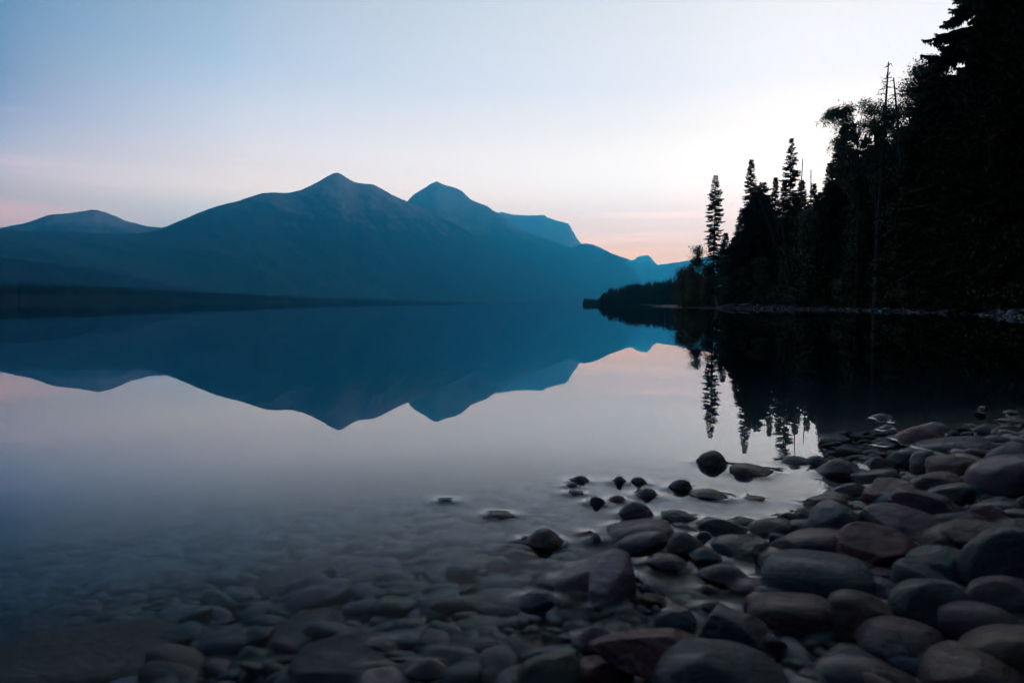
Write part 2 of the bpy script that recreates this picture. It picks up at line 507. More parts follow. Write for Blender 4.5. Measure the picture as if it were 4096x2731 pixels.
def conifer(H, Rb, seed, start=.12, gap=.38, per=6, droop=.35, sparse=0.0, top_pow=.75, ragged=.5, bend=.006, wid=.15, column=0.0):
    """trunk and crown meshes; every branch carries flat needle sprays"""
    r = np.random.default_rng(seed)
    path = trunk_path(H, r, bend)
    tr = Geo()
    tt = np.linspace(0, 1, len(path))
    tr.tube(path, (.009 * H + .03) * (1 - tt) ** .85 + .012, 8)
    cr = Geo()
    z = start * H
    while z < H * .995:
        t = z / H
        u = (t - start) / (1 - start)
        prof = (1 - u) ** top_pow * min(1, .45 + u * 4)
        prof = prof * (1 - column) + column * min(1, (1 - u) * 4) * min(1, .5 + u * 3)
        c0 = np.array([np.interp(z, path[:, 2], path[:, i]) for i in range(3)])
        for b in range(per):
            if r.random() < sparse * (.4 + .6 * r.random()): continue
            az = r.uniform(0, 2 * np.pi)
            L = Rb * prof * r.uniform(1 - ragged * .8, 1.25) + .16
            if L < .12: continue
            n = max(3, int(L / .22) + 2)
            s = np.linspace(0, 1, n)
            up = (u - .45) * .5 + r.uniform(-.12, .12)
            dz = L * (up * s - droop * s ** 1.6 + droop * .55 * s ** 4)
            hx = np.stack([np.cos(az) * L * s, np.sin(az) * L * s, dz], -1)
            bp = c0 + hx
            if L > .5: cr_t = tr.tube(bp, (.018 + .012 * L) * (1 - s * .85), 3)
            side = np.array([-math.sin(az), math.cos(az), 0.0])
            out = np.array([math.cos(az), math.sin(az), 0.0])
            m = max(6, int(L / .075))
            for sg in (-1, 1, .35, -.35):
                q = np.clip(np.linspace(.1, 1, m) + r.uniform(-.04, .04, m), 0.03, 1)
                base = np.stack([np.interp(q, s, bp[:, i]) for i in range(3)], -1)
                ln = (.16 + .34 * L * (1 - q) ** .8 * np.clip(q * 3, .3, 1)) * r.uniform(.55, 1.2, m)
                ang = r.uniform(.45, 1.05, m)
                d = out * np.cos(ang)[:, None] + side * sg * np.sin(ang)[:, None] * (1 if abs(sg) == 1 else .6)
                d[:, 2] -= r.uniform(-.08, .5, m)
                tip = base + d * ln[:, None]
                w = wid * r.uniform(.6, 1.3, m) * np.clip(ln / .4, .6, 1.4)
                nrm = np.stack([r.uniform(-.5, .5, m), r.uniform(-.5, .5, m), np.full(m, 1.0)], -1)
                wv = np.cross(d, nrm)
                wv /= np.linalg.norm(wv, axis=1)[:, None] + 1e-9
                mid = base + (tip - base) * .5
                mid[:, 2] += .02
                P = np.stack([base, mid + wv * w[:, None] * .5, tip, mid - wv * w[:, None] * .5], 1)
                k = np.arange(m)[:, None] * 4
                cr.add(P.reshape(-1, 3), f4=np.concatenate([k, k + 1, k + 2, k + 3], 1))
                # hanging tufts under the spray
                hang = base + (tip - base) * r.uniform(.2, .9, m)[:, None]
                hl = w * r.uniform(.6, 1.5, m)
                hv = np.stack([r.uniform(-.5, .5, m), r.uniform(-.5, .5, m), -np.ones(m)], -1) * hl[:, None]
                wd = d * (w * .45)[:, None]
                P = np.stack([hang - wd, hang + wd, hang + hv], 1)
                k = np.arange(m)[:, None] * 3
                cr.add(P.reshape(-1, 3), f3=np.concatenate([k, k + 1, k + 2], 1))
        z += gap * .8 * r.uniform(.7, 1.3) * (.55 + .45 * (1 - u))
    return tr.mesh('trunk', M_BARK, True), cr.mesh('crown', M_FIR)


def broadleaf(H, Rx, seed, start=.25, n=70, leaves=85, leaf=.13, blob=.55, shape=None, lean=(0, 0), Ry=None, bare=0):
    """forked trunk with limbs ending in clumps of leaf-sized faces; shape: list of (dx, z, radius) lobes"""
    r = np.random.default_rng(seed)
    tr, cr = Geo(), Geo()
    path = trunk_path(H * .92, r, .03)
    tt = np.linspace(0, 1, len(path))
    path[:, 0] += lean[0] * tt ** 1.3
    path[:, 1] += lean[1] * tt ** 1.3
    rad = (.011 * H + .03) * (1 - tt) ** .8 + .015
    tr.tube(path, rad, 7)
    Ry = Ry or Rx
    pts = []
    lobes = shape or [(0, H * (.5 + start / 2), 1)]
    for i in range(n):
        if shape:
            dx, cz, rr = lobes[i % len(lobes)]
            d = r.normal(size=3)
            d *= rr * r.uniform(.15, 1) ** .5 / (np.linalg.norm(d) + 1e-9)
            p = np.array([dx, 0, cz]) + d * np.array([1, 1, .85])
        else:
            th, q = r.uniform(0, 6.28), r.uniform(.0, 1)
            zz = start + (1 - start) * q
            prof = math.sin(min(1, q * 1.15 + .18) * math.pi) ** .55 if q < .85 else (1 - q) * 4
            rr = r.uniform(.2, 1) ** .6 * prof * r.uniform(.65, 1.1)
            p = np.array([math.cos(th) * Rx * rr + lean[0] * zz, math.sin(th) * Ry * rr + lean[1] * zz, zz * H])
        pts.append(p)
    for i, p in enumerate(pts):
        zb = max(start * H * .7, min(p[2] - r.uniform(.12, .3) * H * .6, H * .85))
        a = np.array([np.interp(zb, path[:, 2], path[:, k]) for k in range(3)])
        s = np.linspace(0, 1, 6)[:, None]
        mid = (a + p) / 2 + np.array([0, 0, -.12 * np.linalg.norm((p - a)[:2])])
        cur = (1 - s) ** 2 * a + 2 * s * (1 - s) * mid + s ** 2 * p
        r0 = .006 * H * (1 - zb / H) + .02
        tr.tube(cur, np.linspace(r0, .01, 6), 4)
        for k in range(5):   # twigs
            e = p + r.normal(size=3) * blob * .8
            tr.tube(np.stack([p, (p + e) / 2 + r.normal(size=3) * .05, e]), [.012, .008, .004], 3)
        if i < bare: continue
        m = int(leaves * r.uniform(.5, 1.3))
        c = p + r.normal(size=(m, 3)) * blob * r.uniform(.55, 1.15) * np.array([1, 1, .7])
        a1 = r.normal(size=(m, 3))
        a1 /= np.linalg.norm(a1, axis=1)[:, None]
        b1 = np.cross(a1, r.normal(size=(m, 3)))
        b1 /= np.linalg.norm(b1, axis=1)[:, None] + 1e-9
        sz = leaf * r.uniform(.6, 1.35, m)[:, None]
        P = np.stack([c - a1 * sz, c + b1 * sz * .55, c + a1 * sz, c - b1 * sz * .55], 1)
        k = np.arange(m)[:, None] * 4
        cr.add(P.reshape(-1, 3), f4=np.concatenate([k, k + 1, k + 2, k + 3], 1))
    return tr.mesh('trunk', M_BARK, True), cr.mesh('crown', M_LEAF)


def snag(H, seed, n=26, blen=1.6, r0=.16, bend=.012, spread=.35):
    """dead tree: bare tapering trunk with broken, drooping twigs"""
    r = np.random.default_rng(seed)
    tr = br = Geo()
    path = trunk_path(H, r, bend, 18)
    tt = np.linspace(0, 1, 18)
    tr.tube(path, r0 * (1 - tt) ** .9 + .05, 7)
    for i in range(n):
        q = r.uniform(spread, .99)
        c0 = np.array([np.interp(q * H, path[:, 2], path[:, k]) for k in range(3)])
        az = r.uniform(0, 6.28)
        L = blen * (1.15 - q) * r.uniform(.3, 1.2)
        s = np.linspace(0, 1, 6)
        up = r.uniform(-.2, .8)
        p = c0 + np.stack([np.cos(az) * L * s, np.sin(az) * L * s, L * (up * s - .5 * s ** 2)], -1)
        p[1:-1] += r.normal(size=(4, 3)) * .04
        br.tube(p, np.linspace(.05, .022, 6), 4)
        for k in range(r.integers(1, 4)):
            a = p[r.integers(2, 6)]
            d = r.normal(size=3)
            d[2] = abs(d[2]) * .6 - .2
            br.tube(np.stack([a, a + d * L * .16, a + d * L * .3]), [.024, .02, .014], 3)
    return (tr.mesh('trunk', M_SNAG, True),)


def place_tree(name, meshes, u, dist, label, cat='tree', group=None, sink=.12, rz=0.0, scale=1.0, tilt=None, parts=('trunk', 'crown')):
    x, y = at_dist(u, dist)
    root = empty(name, (x, y, zg1(x, y) - sink), label, cat, group)
    root.rotation_euler = (0, 0, rz)
    if tilt is not None: root.rotation_euler = (tilt[0], tilt[1], rz)
    root.scale = (scale, scale, scale)
    for p, me in zip(parts, meshes): link(p, me, root)
    return root


def htree(u, vt, dist):
    x, y = at_dist(u, dist)
    return z_at(u, vt, dist) - zg1(x, y) + .12


GF, GB, GS = 'conifers of the shore forest', 'broadleaf trees at the forest edge', 'bare dead trees in the forest'


def fir(u, vt, dist, hw, label, **k):
    sc = dist / 1568 * (1.3 if k.get('column', 0) < .6 else 1.0)
    seed = k.pop('seed', int(u * 7 + vt))
    place_tree('fir_tree', conifer(htree(u, vt, dist), hw * sc, seed, **k), u, dist, label, group=GF)


def leafy(u, vt, dist, hw, label, name='broadleaf_tree', **k):
    sc = dist / 1568
    H = htree(u, vt, dist)
    place_tree(name, broadleaf(H, hw * sc, int(u * 5 + vt), **k), u, dist, label, group=GB if name == 'broadleaf_tree' else 'low bushes at the foot of the forest', cat='tree' if name == 'broadleaf_tree' else 'bush')


# silhouettes, left to right
fir(1637, 402, 106, 20, 'tall thin conifer standing alone at the left end of the forest', start=.10, gap=.42, per=6, column=.7, ragged=.8, sparse=.3, droop=.3, wid=.17)
fir(1663, 533, 108, 20, 'small young conifer just right of the lone thin conifer', start=.05, gap=.3, per=6)
fir(1719, 364, 107, 38, 'thin-topped conifer, first tall spire right of the lone thin conifer', start=.03, gap=.36, per=7, sparse=.15, top_pow=.95, droop=.3)
fir(1742, 418, 109, 40, 'blunt conifer leaning against the right side of the first tall spire', start=.03, gap=.36, per=7, column=.2, top_pow=.5, ragged=.7)
fir(1697, 495, 104, 26, 'shorter dense conifer in front of the first tall spire', start=.02, gap=.33, per=7)
fir(1774, 408, 108, 19, 'slim pointed conifer between the two tall spires', start=.04, gap=.33, per=6)
fir(1809, 317, 101, 20, 'ragged thin conifer, the tallest spire before the leaning snags', start=.15, gap=.42, per=5, column=.75, ragged=.75, sparse=.28, droop=.15, wid=.16)
fir(1793, 418, 103, 19, 'narrow conifer tucked under the left side of the ragged spire', start=.04, gap=.33, per=6)
fir(1834, 412, 104, 27, 'dense pointed conifer under the right side of the ragged spire', start=.03, gap=.33, per=7)
fir(1864, 421, 106, 22, 'small conifer with a hair-thin dead top in the gap before the big fir', start=.03, gap=.33, per=7)
fir(1847, 472, 104, 20, 'low pointed conifer in the notch of the treetops', start=.03, gap=.33, per=6)
fir(1926, 282, 90, 52, 'big drooping fir half hidden by the leafy crown above it', start=.04, gap=.40, per=8, droop=.5, ragged=.45, wid=.2)
fir(1900, 372, 95, 26, 'fir with tiered branches on the left edge of the big drooping fir', start=.04, gap=.36, per=7, droop=.5)
leafy(1968, 250, 80, 70, 'leafy crown with a spreading left arm above the big drooping fir', n=120, leaves=140, leaf=.095, blob=.42,
      shape=[(-3.1, 19.9, 0.9), (-2.2, 20.3, 1.0), (0.6, 20.7, 1.0), (-1.2, 18.9, 1.4), (0.3, 18.8, 1.5), (1.3, 17.6, 1.8), (-1.9, 17.2, 1.2), (-0.4, 15.1, 2.2), (1.8, 14.8, 2.2), (0, 12.44, 2.6), (1, 8.44, 2.8)])
leafy(2014, 196, 78, 40, 'leafy tree with bare reaching twigs on its top, around the tall snag', n=110, leaves=150, leaf=.09, blob=.42, bare=10,
      shape=[(0.5, 19.4, 1.0), (1.4, 18.9, 1.0), (-0.2, 17.8, 1.3), (1.5, 16.8, 1.3), (0.6, 15.4, 1.7), (1.8, 13.9, 1.7), (0.3, 12.96, 2.2), (1.4, 9.96, 2.4)])
place_tree('dead_tree', snag(htree(2029, 140, 77), 5, n=44, blen=4.2, r0=.3, spread=.55), 2012, 77, 'tall bare dead tree with a needle-thin top rising above the leaves', group=GS, parts=('trunk',))
place_tree('dead_tree', snag(htree(2074, 183, 73), 8, n=16, blen=2.2, r0=.24, spread=.6, bend=.03), 2080, 73, 'bare crooked dead tree leaning toward the dark fir mass', group=GS, tilt=(0, -.04), parts=('trunk',))
place_tree('dead_tree', snag(htree(1833, 560, 92) + 6.6, 12, n=12, blen=1.0, r0=.2, spread=.5), 1834, 92, 'leaning dead trunk slanting left across the spires, the longer one', group=GS, tilt=(0, -.36), parts=('trunk',))
place_tree('dead_tree', snag(htree(1842, 540, 93) + 5.4, 14, n=9, blen=.9, r0=.16, spread=.5), 1830, 93, 'thin leaning dead trunk just right of the longer slanting one', group=GS, tilt=(0, -.22), parts=('trunk',))
place_tree('dead_tree', snag(htree(1829, 366, 100), 17, n=10, blen=.8, r0=.11, spread=.6), 1831, 100, 'upright needle-like dead tree beside the ragged spire', group=GS, tilt=(0, -.01), parts=('trunk',))
place_tree('dead_tree', snag(htree(1860, 390, 103), 19, n=6, blen=.5, r0=.09, spread=.6), 1860, 103, 'single bare pole poking from the small conifer in the gap', group=GS, parts=('trunk',))
leafy(2106, 186, 73, 40, 'tall leafy tree with a ragged shoulder left of the giant fir', n=170, leaves=170, leaf=.095, blob=.48,
      shape=[(0.3, 21.6, 1.0), (-0.5, 20.2, 1.1), (1.0, 20.6, 1.4), (-0.7, 18.3, 1.2), (0.8, 17.9, 1.7), (-0.9, 15.9, 1.4), (0.4, 14.5, 2.0), (-0.4, 13.24, 2.3), (0.5, 8.54, 2.5), (0, 5.04, 2.6)])
fir(2124, 178, 68, 44, 'second dense dark conifer pressed against the giant fir', start=.04, gap=.36, per=8, column=.45, top_pow=.5, ragged=.55, wid=.2)
fir(2210, -150, 63, 125, 'giant fir with long tiered branches reaching left into the sky', start=.05, gap=1.25, per=10, droop=.42, ragged=.6, sparse=.25, wid=.19, top_pow=.62)
fir(2295, -250, 56, 104, 'huge dark fir cut off by the top edge of the photo', start=.04, gap=.5, per=10, droop=.45, ragged=.4, wid=.22)
fir(2385, -260, 53, 110, 'huge dark fir at the right edge of the photo', start=.04, gap=.5, per=10, droop=.45, ragged=.4, wid=.22)
fir(2470, -200, 55, 110, 'dark fir just outside the right edge of the photo', start=.04, gap=.5, per=9, droop=.45, ragged=.4, wid=.22)
fir(2300, -60, 70, 84, 'dark fir filling the space behind the giant fir', start=.04, gap=.5, per=10, column=.3, ragged=.4, wid=.24)
fir(2345, -140, 66, 100, 'dark fir behind the two huge firs at the right', start=.04, gap=.5, per=10, column=.3, ragged=.4, wid=.24)
fir(2160, 240, 78, 52, 'dark conifer behind the trunk of the giant fir', start=.03, gap=.4, per=9, column=.4, ragged=.4, wid=.22)
fir(2215, 225, 80, 62, 'dense conifer in the deep shade behind the giant fir', start=.03, gap=.4, per=9, column=.4, ragged=.4, wid=.22)
fir(1976, 318, 87, 30, 'fir rising behind the middle of the spreading leafy crown', start=.03, gap=.4, per=9, column=.15, top_pow=.55, ragged=.55, wid=.22)
fir(2050, 325, 82, 30, 'fir rising behind the tall bare dead tree', start=.03, gap=.4, per=9, column=.15, top_pow=.55, ragged=.55, wid=.22)
fir(1754, 448, 106, 26, 'ragged fir filling the gap right of the blunt conifer', start=.03, gap=.36, per=8, top_pow=.55, ragged=.6)
fir(1819, 442, 105, 26, 'ragged fir filling the gap below the ragged spire', start=.03, gap=.36, per=8, top_pow=.55, ragged=.6)
leafy(1600, 568, 112, 30, 'small leafy tree at the left end of the forest, under the lone conifer', n=46, leaves=70, leaf=.16, blob=.6, start=.15)
leafy(1626, 606, 109, 26, 'low leafy tree at the foot of the lone thin conifer', n=36, leaves=80, leaf=.15, blob=.55, start=.05)
leafy(1570, 622, 122, 26, 'rounded leafy tree at the very tip of the forest', n=46, leaves=90, leaf=.16, blob=.65, start=.03)
leafy(1598, 640, 115, 30, 'dense leafy tree on the shore below the small leafy tree', n=44, leaves=90, leaf=.16, blob=.65, start=.03)

# interior of the forest: a few shapes repeated as single trees
FILL = [conifer(17 + 1.5 * k, 3.1 + .25 * k, 900 + k, start=.03, gap=.42, per=9, column=.3, ragged=.45, wid=.24) for k in range(4)]
fills = [(1680, 545, 109, 'fir at the far left of the closed forest wall'), (1722, 520, 112, 'fir behind the shorter dense conifer'), (1760, 480, 114, 'fir in the dark between the first two spires'),
         (1792, 505, 112, 'fir low behind the ragged spire'), (1826, 480, 110, 'fir behind the leaning dead trunks'), (1880, 440, 106, 'fir below the notch of the treetops'), (1905, 425, 100, 'fir in the shade left of the big drooping fir'),
         (1950, 345, 94, 'fir behind the leafy crown with the spreading arm'), (1985, 335, 90, 'fir in shade under the leafy crown'), (2020, 320, 88, 'fir behind the tall snag'), (2055, 300, 84, 'fir between the tall snag and the crooked snag'),
         (2090, 262, 80, 'fir in the shade behind the crooked snag'), (2130, 232, 78, 'fir deep behind the dense dark tree'), (2190, 240, 80, 'fir deep behind the giant fir trunk'), (2262, 120, 82, 'fir in the darkest part of the forest'),
         (2300, 10, 78, 'fir in the darkness between the huge firs'), (2350, -20, 76, 'fir in the darkness near the right edge'), (2400, 0, 70, 'fir behind the right edge fir'),
         (1945, 470, 88, 'lower fir under the big drooping fir'), (2010, 430, 80, 'lower fir under the tall snag'), (2075, 400, 75, 'lower fir under the crooked snag'), (2140, 380, 70, 'lower fir in front of the dense dark trees'),
         (2200, 330, 66, 'lower fir before the giant fir trunk'), (2265, 280, 60, 'lower fir in front of the huge firs'), (2325, 240, 56, 'lower fir near the right edge of the photo'), (1868, 520, 100, 'lower fir beside the light leafy tree'), (1780, 570, 104, 'lower fir at the foot of the two spires')]
for i, (u, vt, d, lab) in enumerate(fills):
    k = i % 4
    place_tree('fir_tree', FILL[k], u, d, lab, group=GF, rz=i * 1.7, scale=htree(u, vt, d) / (17 + 1.5 * k))

# unseen firs: nearer ones added to shade the stones, farther ones extend the forest
for i, (x, y) in enumerate(((12, 1), (13.5, -3), (11, -6.5), (16, 5), (20, 9), (25, 14), (9, -10), (7, -14), (12, -12), (17, -6), (19, 1), (4.5, -18), (2, -22), (10, -19), (27, 21), (31, 27), (35, 33), (39.5, 39), (43, 45), (33, 20), (38, 27), (44, 35), (50, 43), (29, 9), (40, 16), (49, 27), (57, 38), (60, 50), (66, 44), (70, 56))):
    k = i % 4
    root = empty('fir_tree', (x, y, zg1(x, y) - .1), 'unseen dark fir added at the back of the beach, outside the picture beyond its right edge', 'tree', GF)
    root.rotation_euler = (0, 0, i * 1.9)
    root.scale = (1.05 + .1 * (i % 3),) * 3
    link('trunk', FILL[k][0], root)
    link('crown', FILL[k][1], root)

# leafy trees in front
LEAFY = [broadleaf(9 + k, 2.6 + .3 * k, 700 + k, start=.06, n=66, leaves=110, leaf=.12, blob=.6) for k in range(3)]
front = [(1664, 588, 104, 'leafy tree at the forest edge below the small young conifer'), (1745, 592, 101, 'leafy tree at the forest edge below the blunt conifer'), (1800, 600, 98, 'leafy tree at the forest edge left of the light one'),
         (1852, 482, 93, 'lighter leafy tree standing out before the notch in the treetops'), (1905, 560, 90, 'leafy tree at the forest edge below the tiered fir'), (1972, 494, 84, 'light green leafy tree below the spreading leafy crown'),
         (2015, 590, 79, 'short leafy tree at the shore below the tall snag'), (2066, 466, 74, 'glossy pale-leaved tree standing out of the dark forest edge'), (2110, 560, 69, 'leafy tree right of the glossy pale-leaved tree'),
         (2165, 530, 65, 'spreading leafy tree over the middle of the right shore'), (2225, 480, 61, 'leafy tree over the stump at the right shore'), (2285, 420, 56, 'tall leafy tree with hanging sprays near the right edge'), (2345, 360, 52, 'leafy tree at the right edge of the photo'),
         (1702, 615, 103, 'short leafy tree on the shore below the first tall spire'), (1945, 610, 86, 'short leafy tree on the shore below the big drooping fir')]
for i, (u, vt, d, lab) in enumerate(front):
    k = i % 3
    place_tree('broadleaf_tree', LEAFY[k], u, d, lab, group=GB, rz=i * 2.1, scale=htree(u, vt, d) / (9 + k))
BUSH = [broadleaf(2.4, 1.5, 800 + k, start=.04, n=34, leaves=90, leaf=.10, blob=.34) for k in range(3)]
for i in range(30):
    u = 1580 + i * 27 + (i * 37 % 17)
    d = float(np.interp(u, [1540, 1646, 1760, 1875, 2080, 2228, 2352, 2450], [131, 108, 101, 94, 75, 63, 51, 46])) + (i * 13 % 5) * .5
    place_tree('bush', BUSH[i % 3], u, d, 'low dark bush at the foot of the shore forest', cat='bush', group='low bushes at the foot of the forest', rz=i * 1.3, scale=.7 + (i * 29 % 10) * .07)


# ------------------------------------------------------------------ far wooded point
def far_wood():
    g = Geo()
    r = np.random.default_rng(3)
    for i in range(900):
        u = 1374 + r.uniform(0, 1) ** .8 * 260
        front = np.interp(u, [1374, 1400, 1560, 1640], [462, 470, 520, 560])
        back = r.uniform(0, 1) ** 1.5 * 110
        dist = front + back
        x, y = at_dist(u, dist)
        topv = np.interp(u, [1372, 1380, 1400, 1440, 1490, 1550, 1640], [692, 678, 663, 654, 648, 640, 632])
        H = (z_at(u, topv, dist) + .5) * r.uniform(.72, 1.06) * (1 - .1 * back / 110)
        H = max(H, 3.0)
        Rb = H * r.uniform(.10, .17)
        z0 = max(zg1(x, y), .2) - .3
        zc = max(0, H - 0)
        m = 34
        q = np.sort(r.uniform(.08, 1, m))
        az = r.uniform(0, 6.28, m)
        L = Rb * (1 - q) ** .7 * r.uniform(.6, 1.25, m) + .18
        cz = z0 + q * zc
        c = np.stack([np.full(m, x), np.full(m, y), cz], -1)
        out = np.stack([np.cos(az), np.sin(az), np.full(m, -.45)], -1)
        sd = np.stack([-np.sin(az), np.cos(az), np.zeros(m)], -1)
        w = L * .55 + .1
        P = np.stack([c + np.array([0, 0, .35]), c + out * L[:, None] + sd * w[:, None], c + out * L[:, None] * 1.1 - sd * w[:, None]], 1)
        k = np.arange(m)[:, None] * 3
        g.add(P.reshape(-1, 3), f3=np.concatenate([k, k + 1, k + 2], 1))
        g.tube([(x, y, z0), (x, y, z0 + zc * .5), (x, y, z0 + zc)], [Rb * .35, Rb * .25, .05], 5)
    o = link('far_wood', g.mesh('far_wood', M_FARWOOD))
    tag(o, 'dark spiky conifer wood on the far point beyond the beach tip', 'wood', kind='stuff')
    # still farther spit, a low dark strip
    g = Geo()
    for i in range(160):
        u = r.uniform(1340, 1392)
        dist = r.uniform(900, 960)
        x, y = at_dist(u, dist)
        H = r.uniform(4, 7.5)
        m = 12
        az = r.uniform(0, 6.28, m)
        q = np.sort(r.uniform(.0, 1, m))
        L = 1.5 * (1 - q) + .4
        c = np.stack([np.full(m, x), np.full(m, y), q * H], -1)
        out = np.stack([np.cos(az), np.sin(az), np.full(m, -.3)], -1)
        sd = np.stack([-np.sin(az), np.cos(az), np.zeros(m)], -1)
        P = np.stack([c + np.array([0, 0, .9]), c + out * L[:, None] + sd * L[:, None] * .8, c + out * L[:, None] - sd * L[:, None] * .8], 1)
        k = np.arange(m)[:, None] * 3
        g.add(P.reshape(-1, 3), f3=np.concatenate([k, k + 1, k + 2], 1))
        g.tube([(x, y, -.6), (x, y, H * .6), (x, y, H)], [1.3, .9, .1], 5)
    o = link('distant_wood', g.mesh('distant_wood', M_FARWOOD))
    tag(o, 'low hazy strip of trees on a distant spit left of the far wooded point', 'wood', kind='stuff')


far_wood()


def shore_wood():
    g = Geo()
    r = np.random.default_rng(13)
    for i in range(1500):
        u = r.uniform(-420, 1050)
        dist = np.interp(u, [-700, 0, 600, 1390], [1085, 1335, 2570, 6450]) * r.uniform(.985, 1.02)
        x, y = at_dist(u, dist)
        topv = np.interp(u, [-700, -200, 0, 200, 330, 480, 600, 750, 900, 1050, 1200], [640, 647, 651, 654.5, 662, 670, 675.5, 683, 688, 691, 693.5])
        top = z_at(u, topv, dist) + r.normal() * 1.5 + r.uniform(0, 3)
        H = min(max(r.uniform(10, 19) * (dist / 1350) ** .3, 5), top + 1)
        Rb = H * r.uniform(.13, .2)
        m = 16
        q = np.sort(r.uniform(0, 1, m))
        az = r.uniform(0, 6.28, m)
        L = Rb * (1 - q) ** .8 * r.uniform(.7, 1.3, m) + .3
        top -= r.random() ** 2 * max(0, top - H)
        c = np.stack([np.full(m, x), np.full(m, y), top - H + q * H], -1)
        out = np.stack([np.cos(az), np.sin(az), np.full(m, -.5)], -1)
        sd = np.stack([-np.sin(az), np.cos(az), np.zeros(m)], -1)
        w = L * .6 + .2
        P = np.stack([c + np.array([0, 0, H * .1]), c + out * L[:, None] + sd * w[:, None], c + out * L[:, None] - sd * w[:, None]], 1)
        k = np.arange(m)[:, None] * 3
        g.add(P.reshape(-1, 3), f3=np.concatenate([k, k + 1, k + 2], 1))
        g.tube([(x, y, top - H - 2), (x, y, top - H * .5), (x, y, top)], [Rb * .7, Rb * .4, .1], 5)
    o = link('shore_wood', g.mesh('shore_wood', M_SHORE))
    tag(o, 'dark conifer wood along the low far left shore', 'wood', kind='stuff')


M_SHORE = simple_mat('shore_conifers', (.006, .010, .010), (.014, .019, .017), .2, .9, 0, .01, .02)
shore_wood()
# ------------------------------------------------------------------ stones
def unit_sphere(sub):
    bm = bmesh.new()
    bmesh.ops.create_icosphere(bm, subdivisions=sub, radius=1)
    v = np.array([x.co[:] for x in bm.verts])
    f = np.array([[l.index for l in x.verts] for x in bm.faces])
    bm.free()
    return v, f


SPH = {k: unit_sphere(k) for k in (2, 3, 5)}


def n3(p, s, sc):
    return (vnoise(p[:, 0] * sc + 7.3, p[:, 1] * sc + p[:, 2] * sc * .73 + 3.1, s) + vnoise(p[:, 2] * sc + 1.7, p[:, 0] * sc * .81 - p[:, 1] * sc * .6 + 9.2, s + 1)
            + vnoise(p[:, 1] * sc + 4.4, p[:, 2] * sc + p[:, 0] * sc * .37 + 5.5, s + 2)) / 3 - .5


def stone_shape(kind, seed, sub=5):
    r = np.random.default_rng(seed)
    v = SPH[sub][0].copy()
    if kind == 'r':      # river-rounded
        e = r.uniform(2.1, 2.7)
        v /= (np.abs(v) ** e).sum(1)[:, None] ** (1 / e)
        v[:, 0] *= 1 + .16 * r.uniform(-1, 1) * v[:, 2]
        v[:, 2] *= 1 + .22 * r.uniform(-1, 1) * v[:, 0]
        v[:, 1] *= 1 + .15 * r.uniform(-1, 1) * v[:, 0]
        planes, cut, soft = 6, (.70, .95), .75
    elif kind == 'a':    # broken, with flat faces and blunt edges
        e = 2.4
        v /= (np.abs(v) ** e).sum(1)[:, None] ** (1 / e)
        planes, cut, soft = 9, (.55, .86), .90
    elif kind == 'w':    # wedge: tall at one side, thin at the other
        e = 2.5
        v /= (np.abs(v) ** e).sum(1)[:, None] ** (1 / e)
        sg = 1 if seed % 2 else -1
        v[:, 2] *= 1 + .55 * sg * v[:, 0]
        v[:, 1] *= 1 - .25 * sg * v[:, 0]
        planes, cut, soft = 5, (.62, .9), .85
    elif kind == 'h':    # the top of a drowned stone: a hump with a thin brim at the waterline
        v[:, 0] += .28 * r.uniform(-1, 1) * (1 - np.abs(v[:, 0])) * np.abs(v[:, 2])
        v[:, 2] = np.sign(v[:, 2]) * np.abs(v[:, 2]) ** r.uniform(1.6, 2.3)
        planes, cut, soft = 5, (.70, .95), .8
    elif kind == 'x':    # big faceted rock with a ridge falling to one side
        v /= (np.abs(v) ** 2.2).sum(1)[:, None] ** (1 / 2.2)
        v[:, 2] *= 1 - .35 * v[:, 0]
        planes, cut, soft = 16, (.50, .86), .92
    else:                # 'l' smooth loaf with a blunt end
        e = 3.0
        v /= (np.abs(v) ** e).sum(1)[:, None] ** (1 / e)
        sg = 1 if seed % 2 else -1
        v[:, 2] = v[:, 2] * (1 - .20 * sg * v[:, 0]) - .05 * sg * v[:, 0]
        planes, cut, soft = 1, (.9, .95), .5
    for _ in range(planes):
        n = r.normal(size=3)
        n[2] = n[2] * (.7 if kind != 'a' else .9)
        n /= np.linalg.norm(n)
        d = r.uniform(*cut)
        ex = v @ n - d
        k = .05
        ex = np.where(ex > k, ex - k / 2, np.where(ex > 0, ex * ex / (2 * k), 0))
        v -= n[None] * ex[:, None] * soft
    v += v * (n3(v, seed, 1.4) * (.24 if kind == 'r' else .14 if kind == 'l' else .26) + n3(v, seed + 5, 3.6) * (.05 if kind in 'rl' else .10) + n3(v, seed + 11, 9) * (.014 if kind in 'rl' else .03))[:, None]
    lo, hi = v.min(0), v.max(0)
    return (v - (lo + hi) / 2) / ((hi - lo) / 2)


SHAPES = {}
for kd, cnt in (('r', 12), ('a', 10), ('w', 6), ('l', 4), ('h', 10)):
    SHAPES[kd] = []
    for i in range(cnt):
        v = stone_shape(kd, 100 * (ord(kd) - 90) + i)
        SHAPES[kd].append((mesh_np('stone', v, SPH[5][1], M_STONE), v))

COLS = dict(plum=(.085, .044, .064), red=(.17, .042, .05), teal=(.05, .105, .12), green=(.07, .095, .09), mauve=(.14, .09, .125), tan=(.21, .165, .13), ochre=(.25, .15, .07), orange=(.34, .19, .13),
            pale=(.32, .32, .35), slate=(.065, .07, .085), navy=(.046, .046, .085), brown=(.09, .052, .042), black=(.035, .036, .042), grey=(.15, .155, .17), lilac=(.24, .20, .26), pink=(.27, .17, .15), olive=(.12, .12, .08), bgrey=(.10, .12, .15))

WATER_STONES = []      # matrices and unit vertices for the waterline


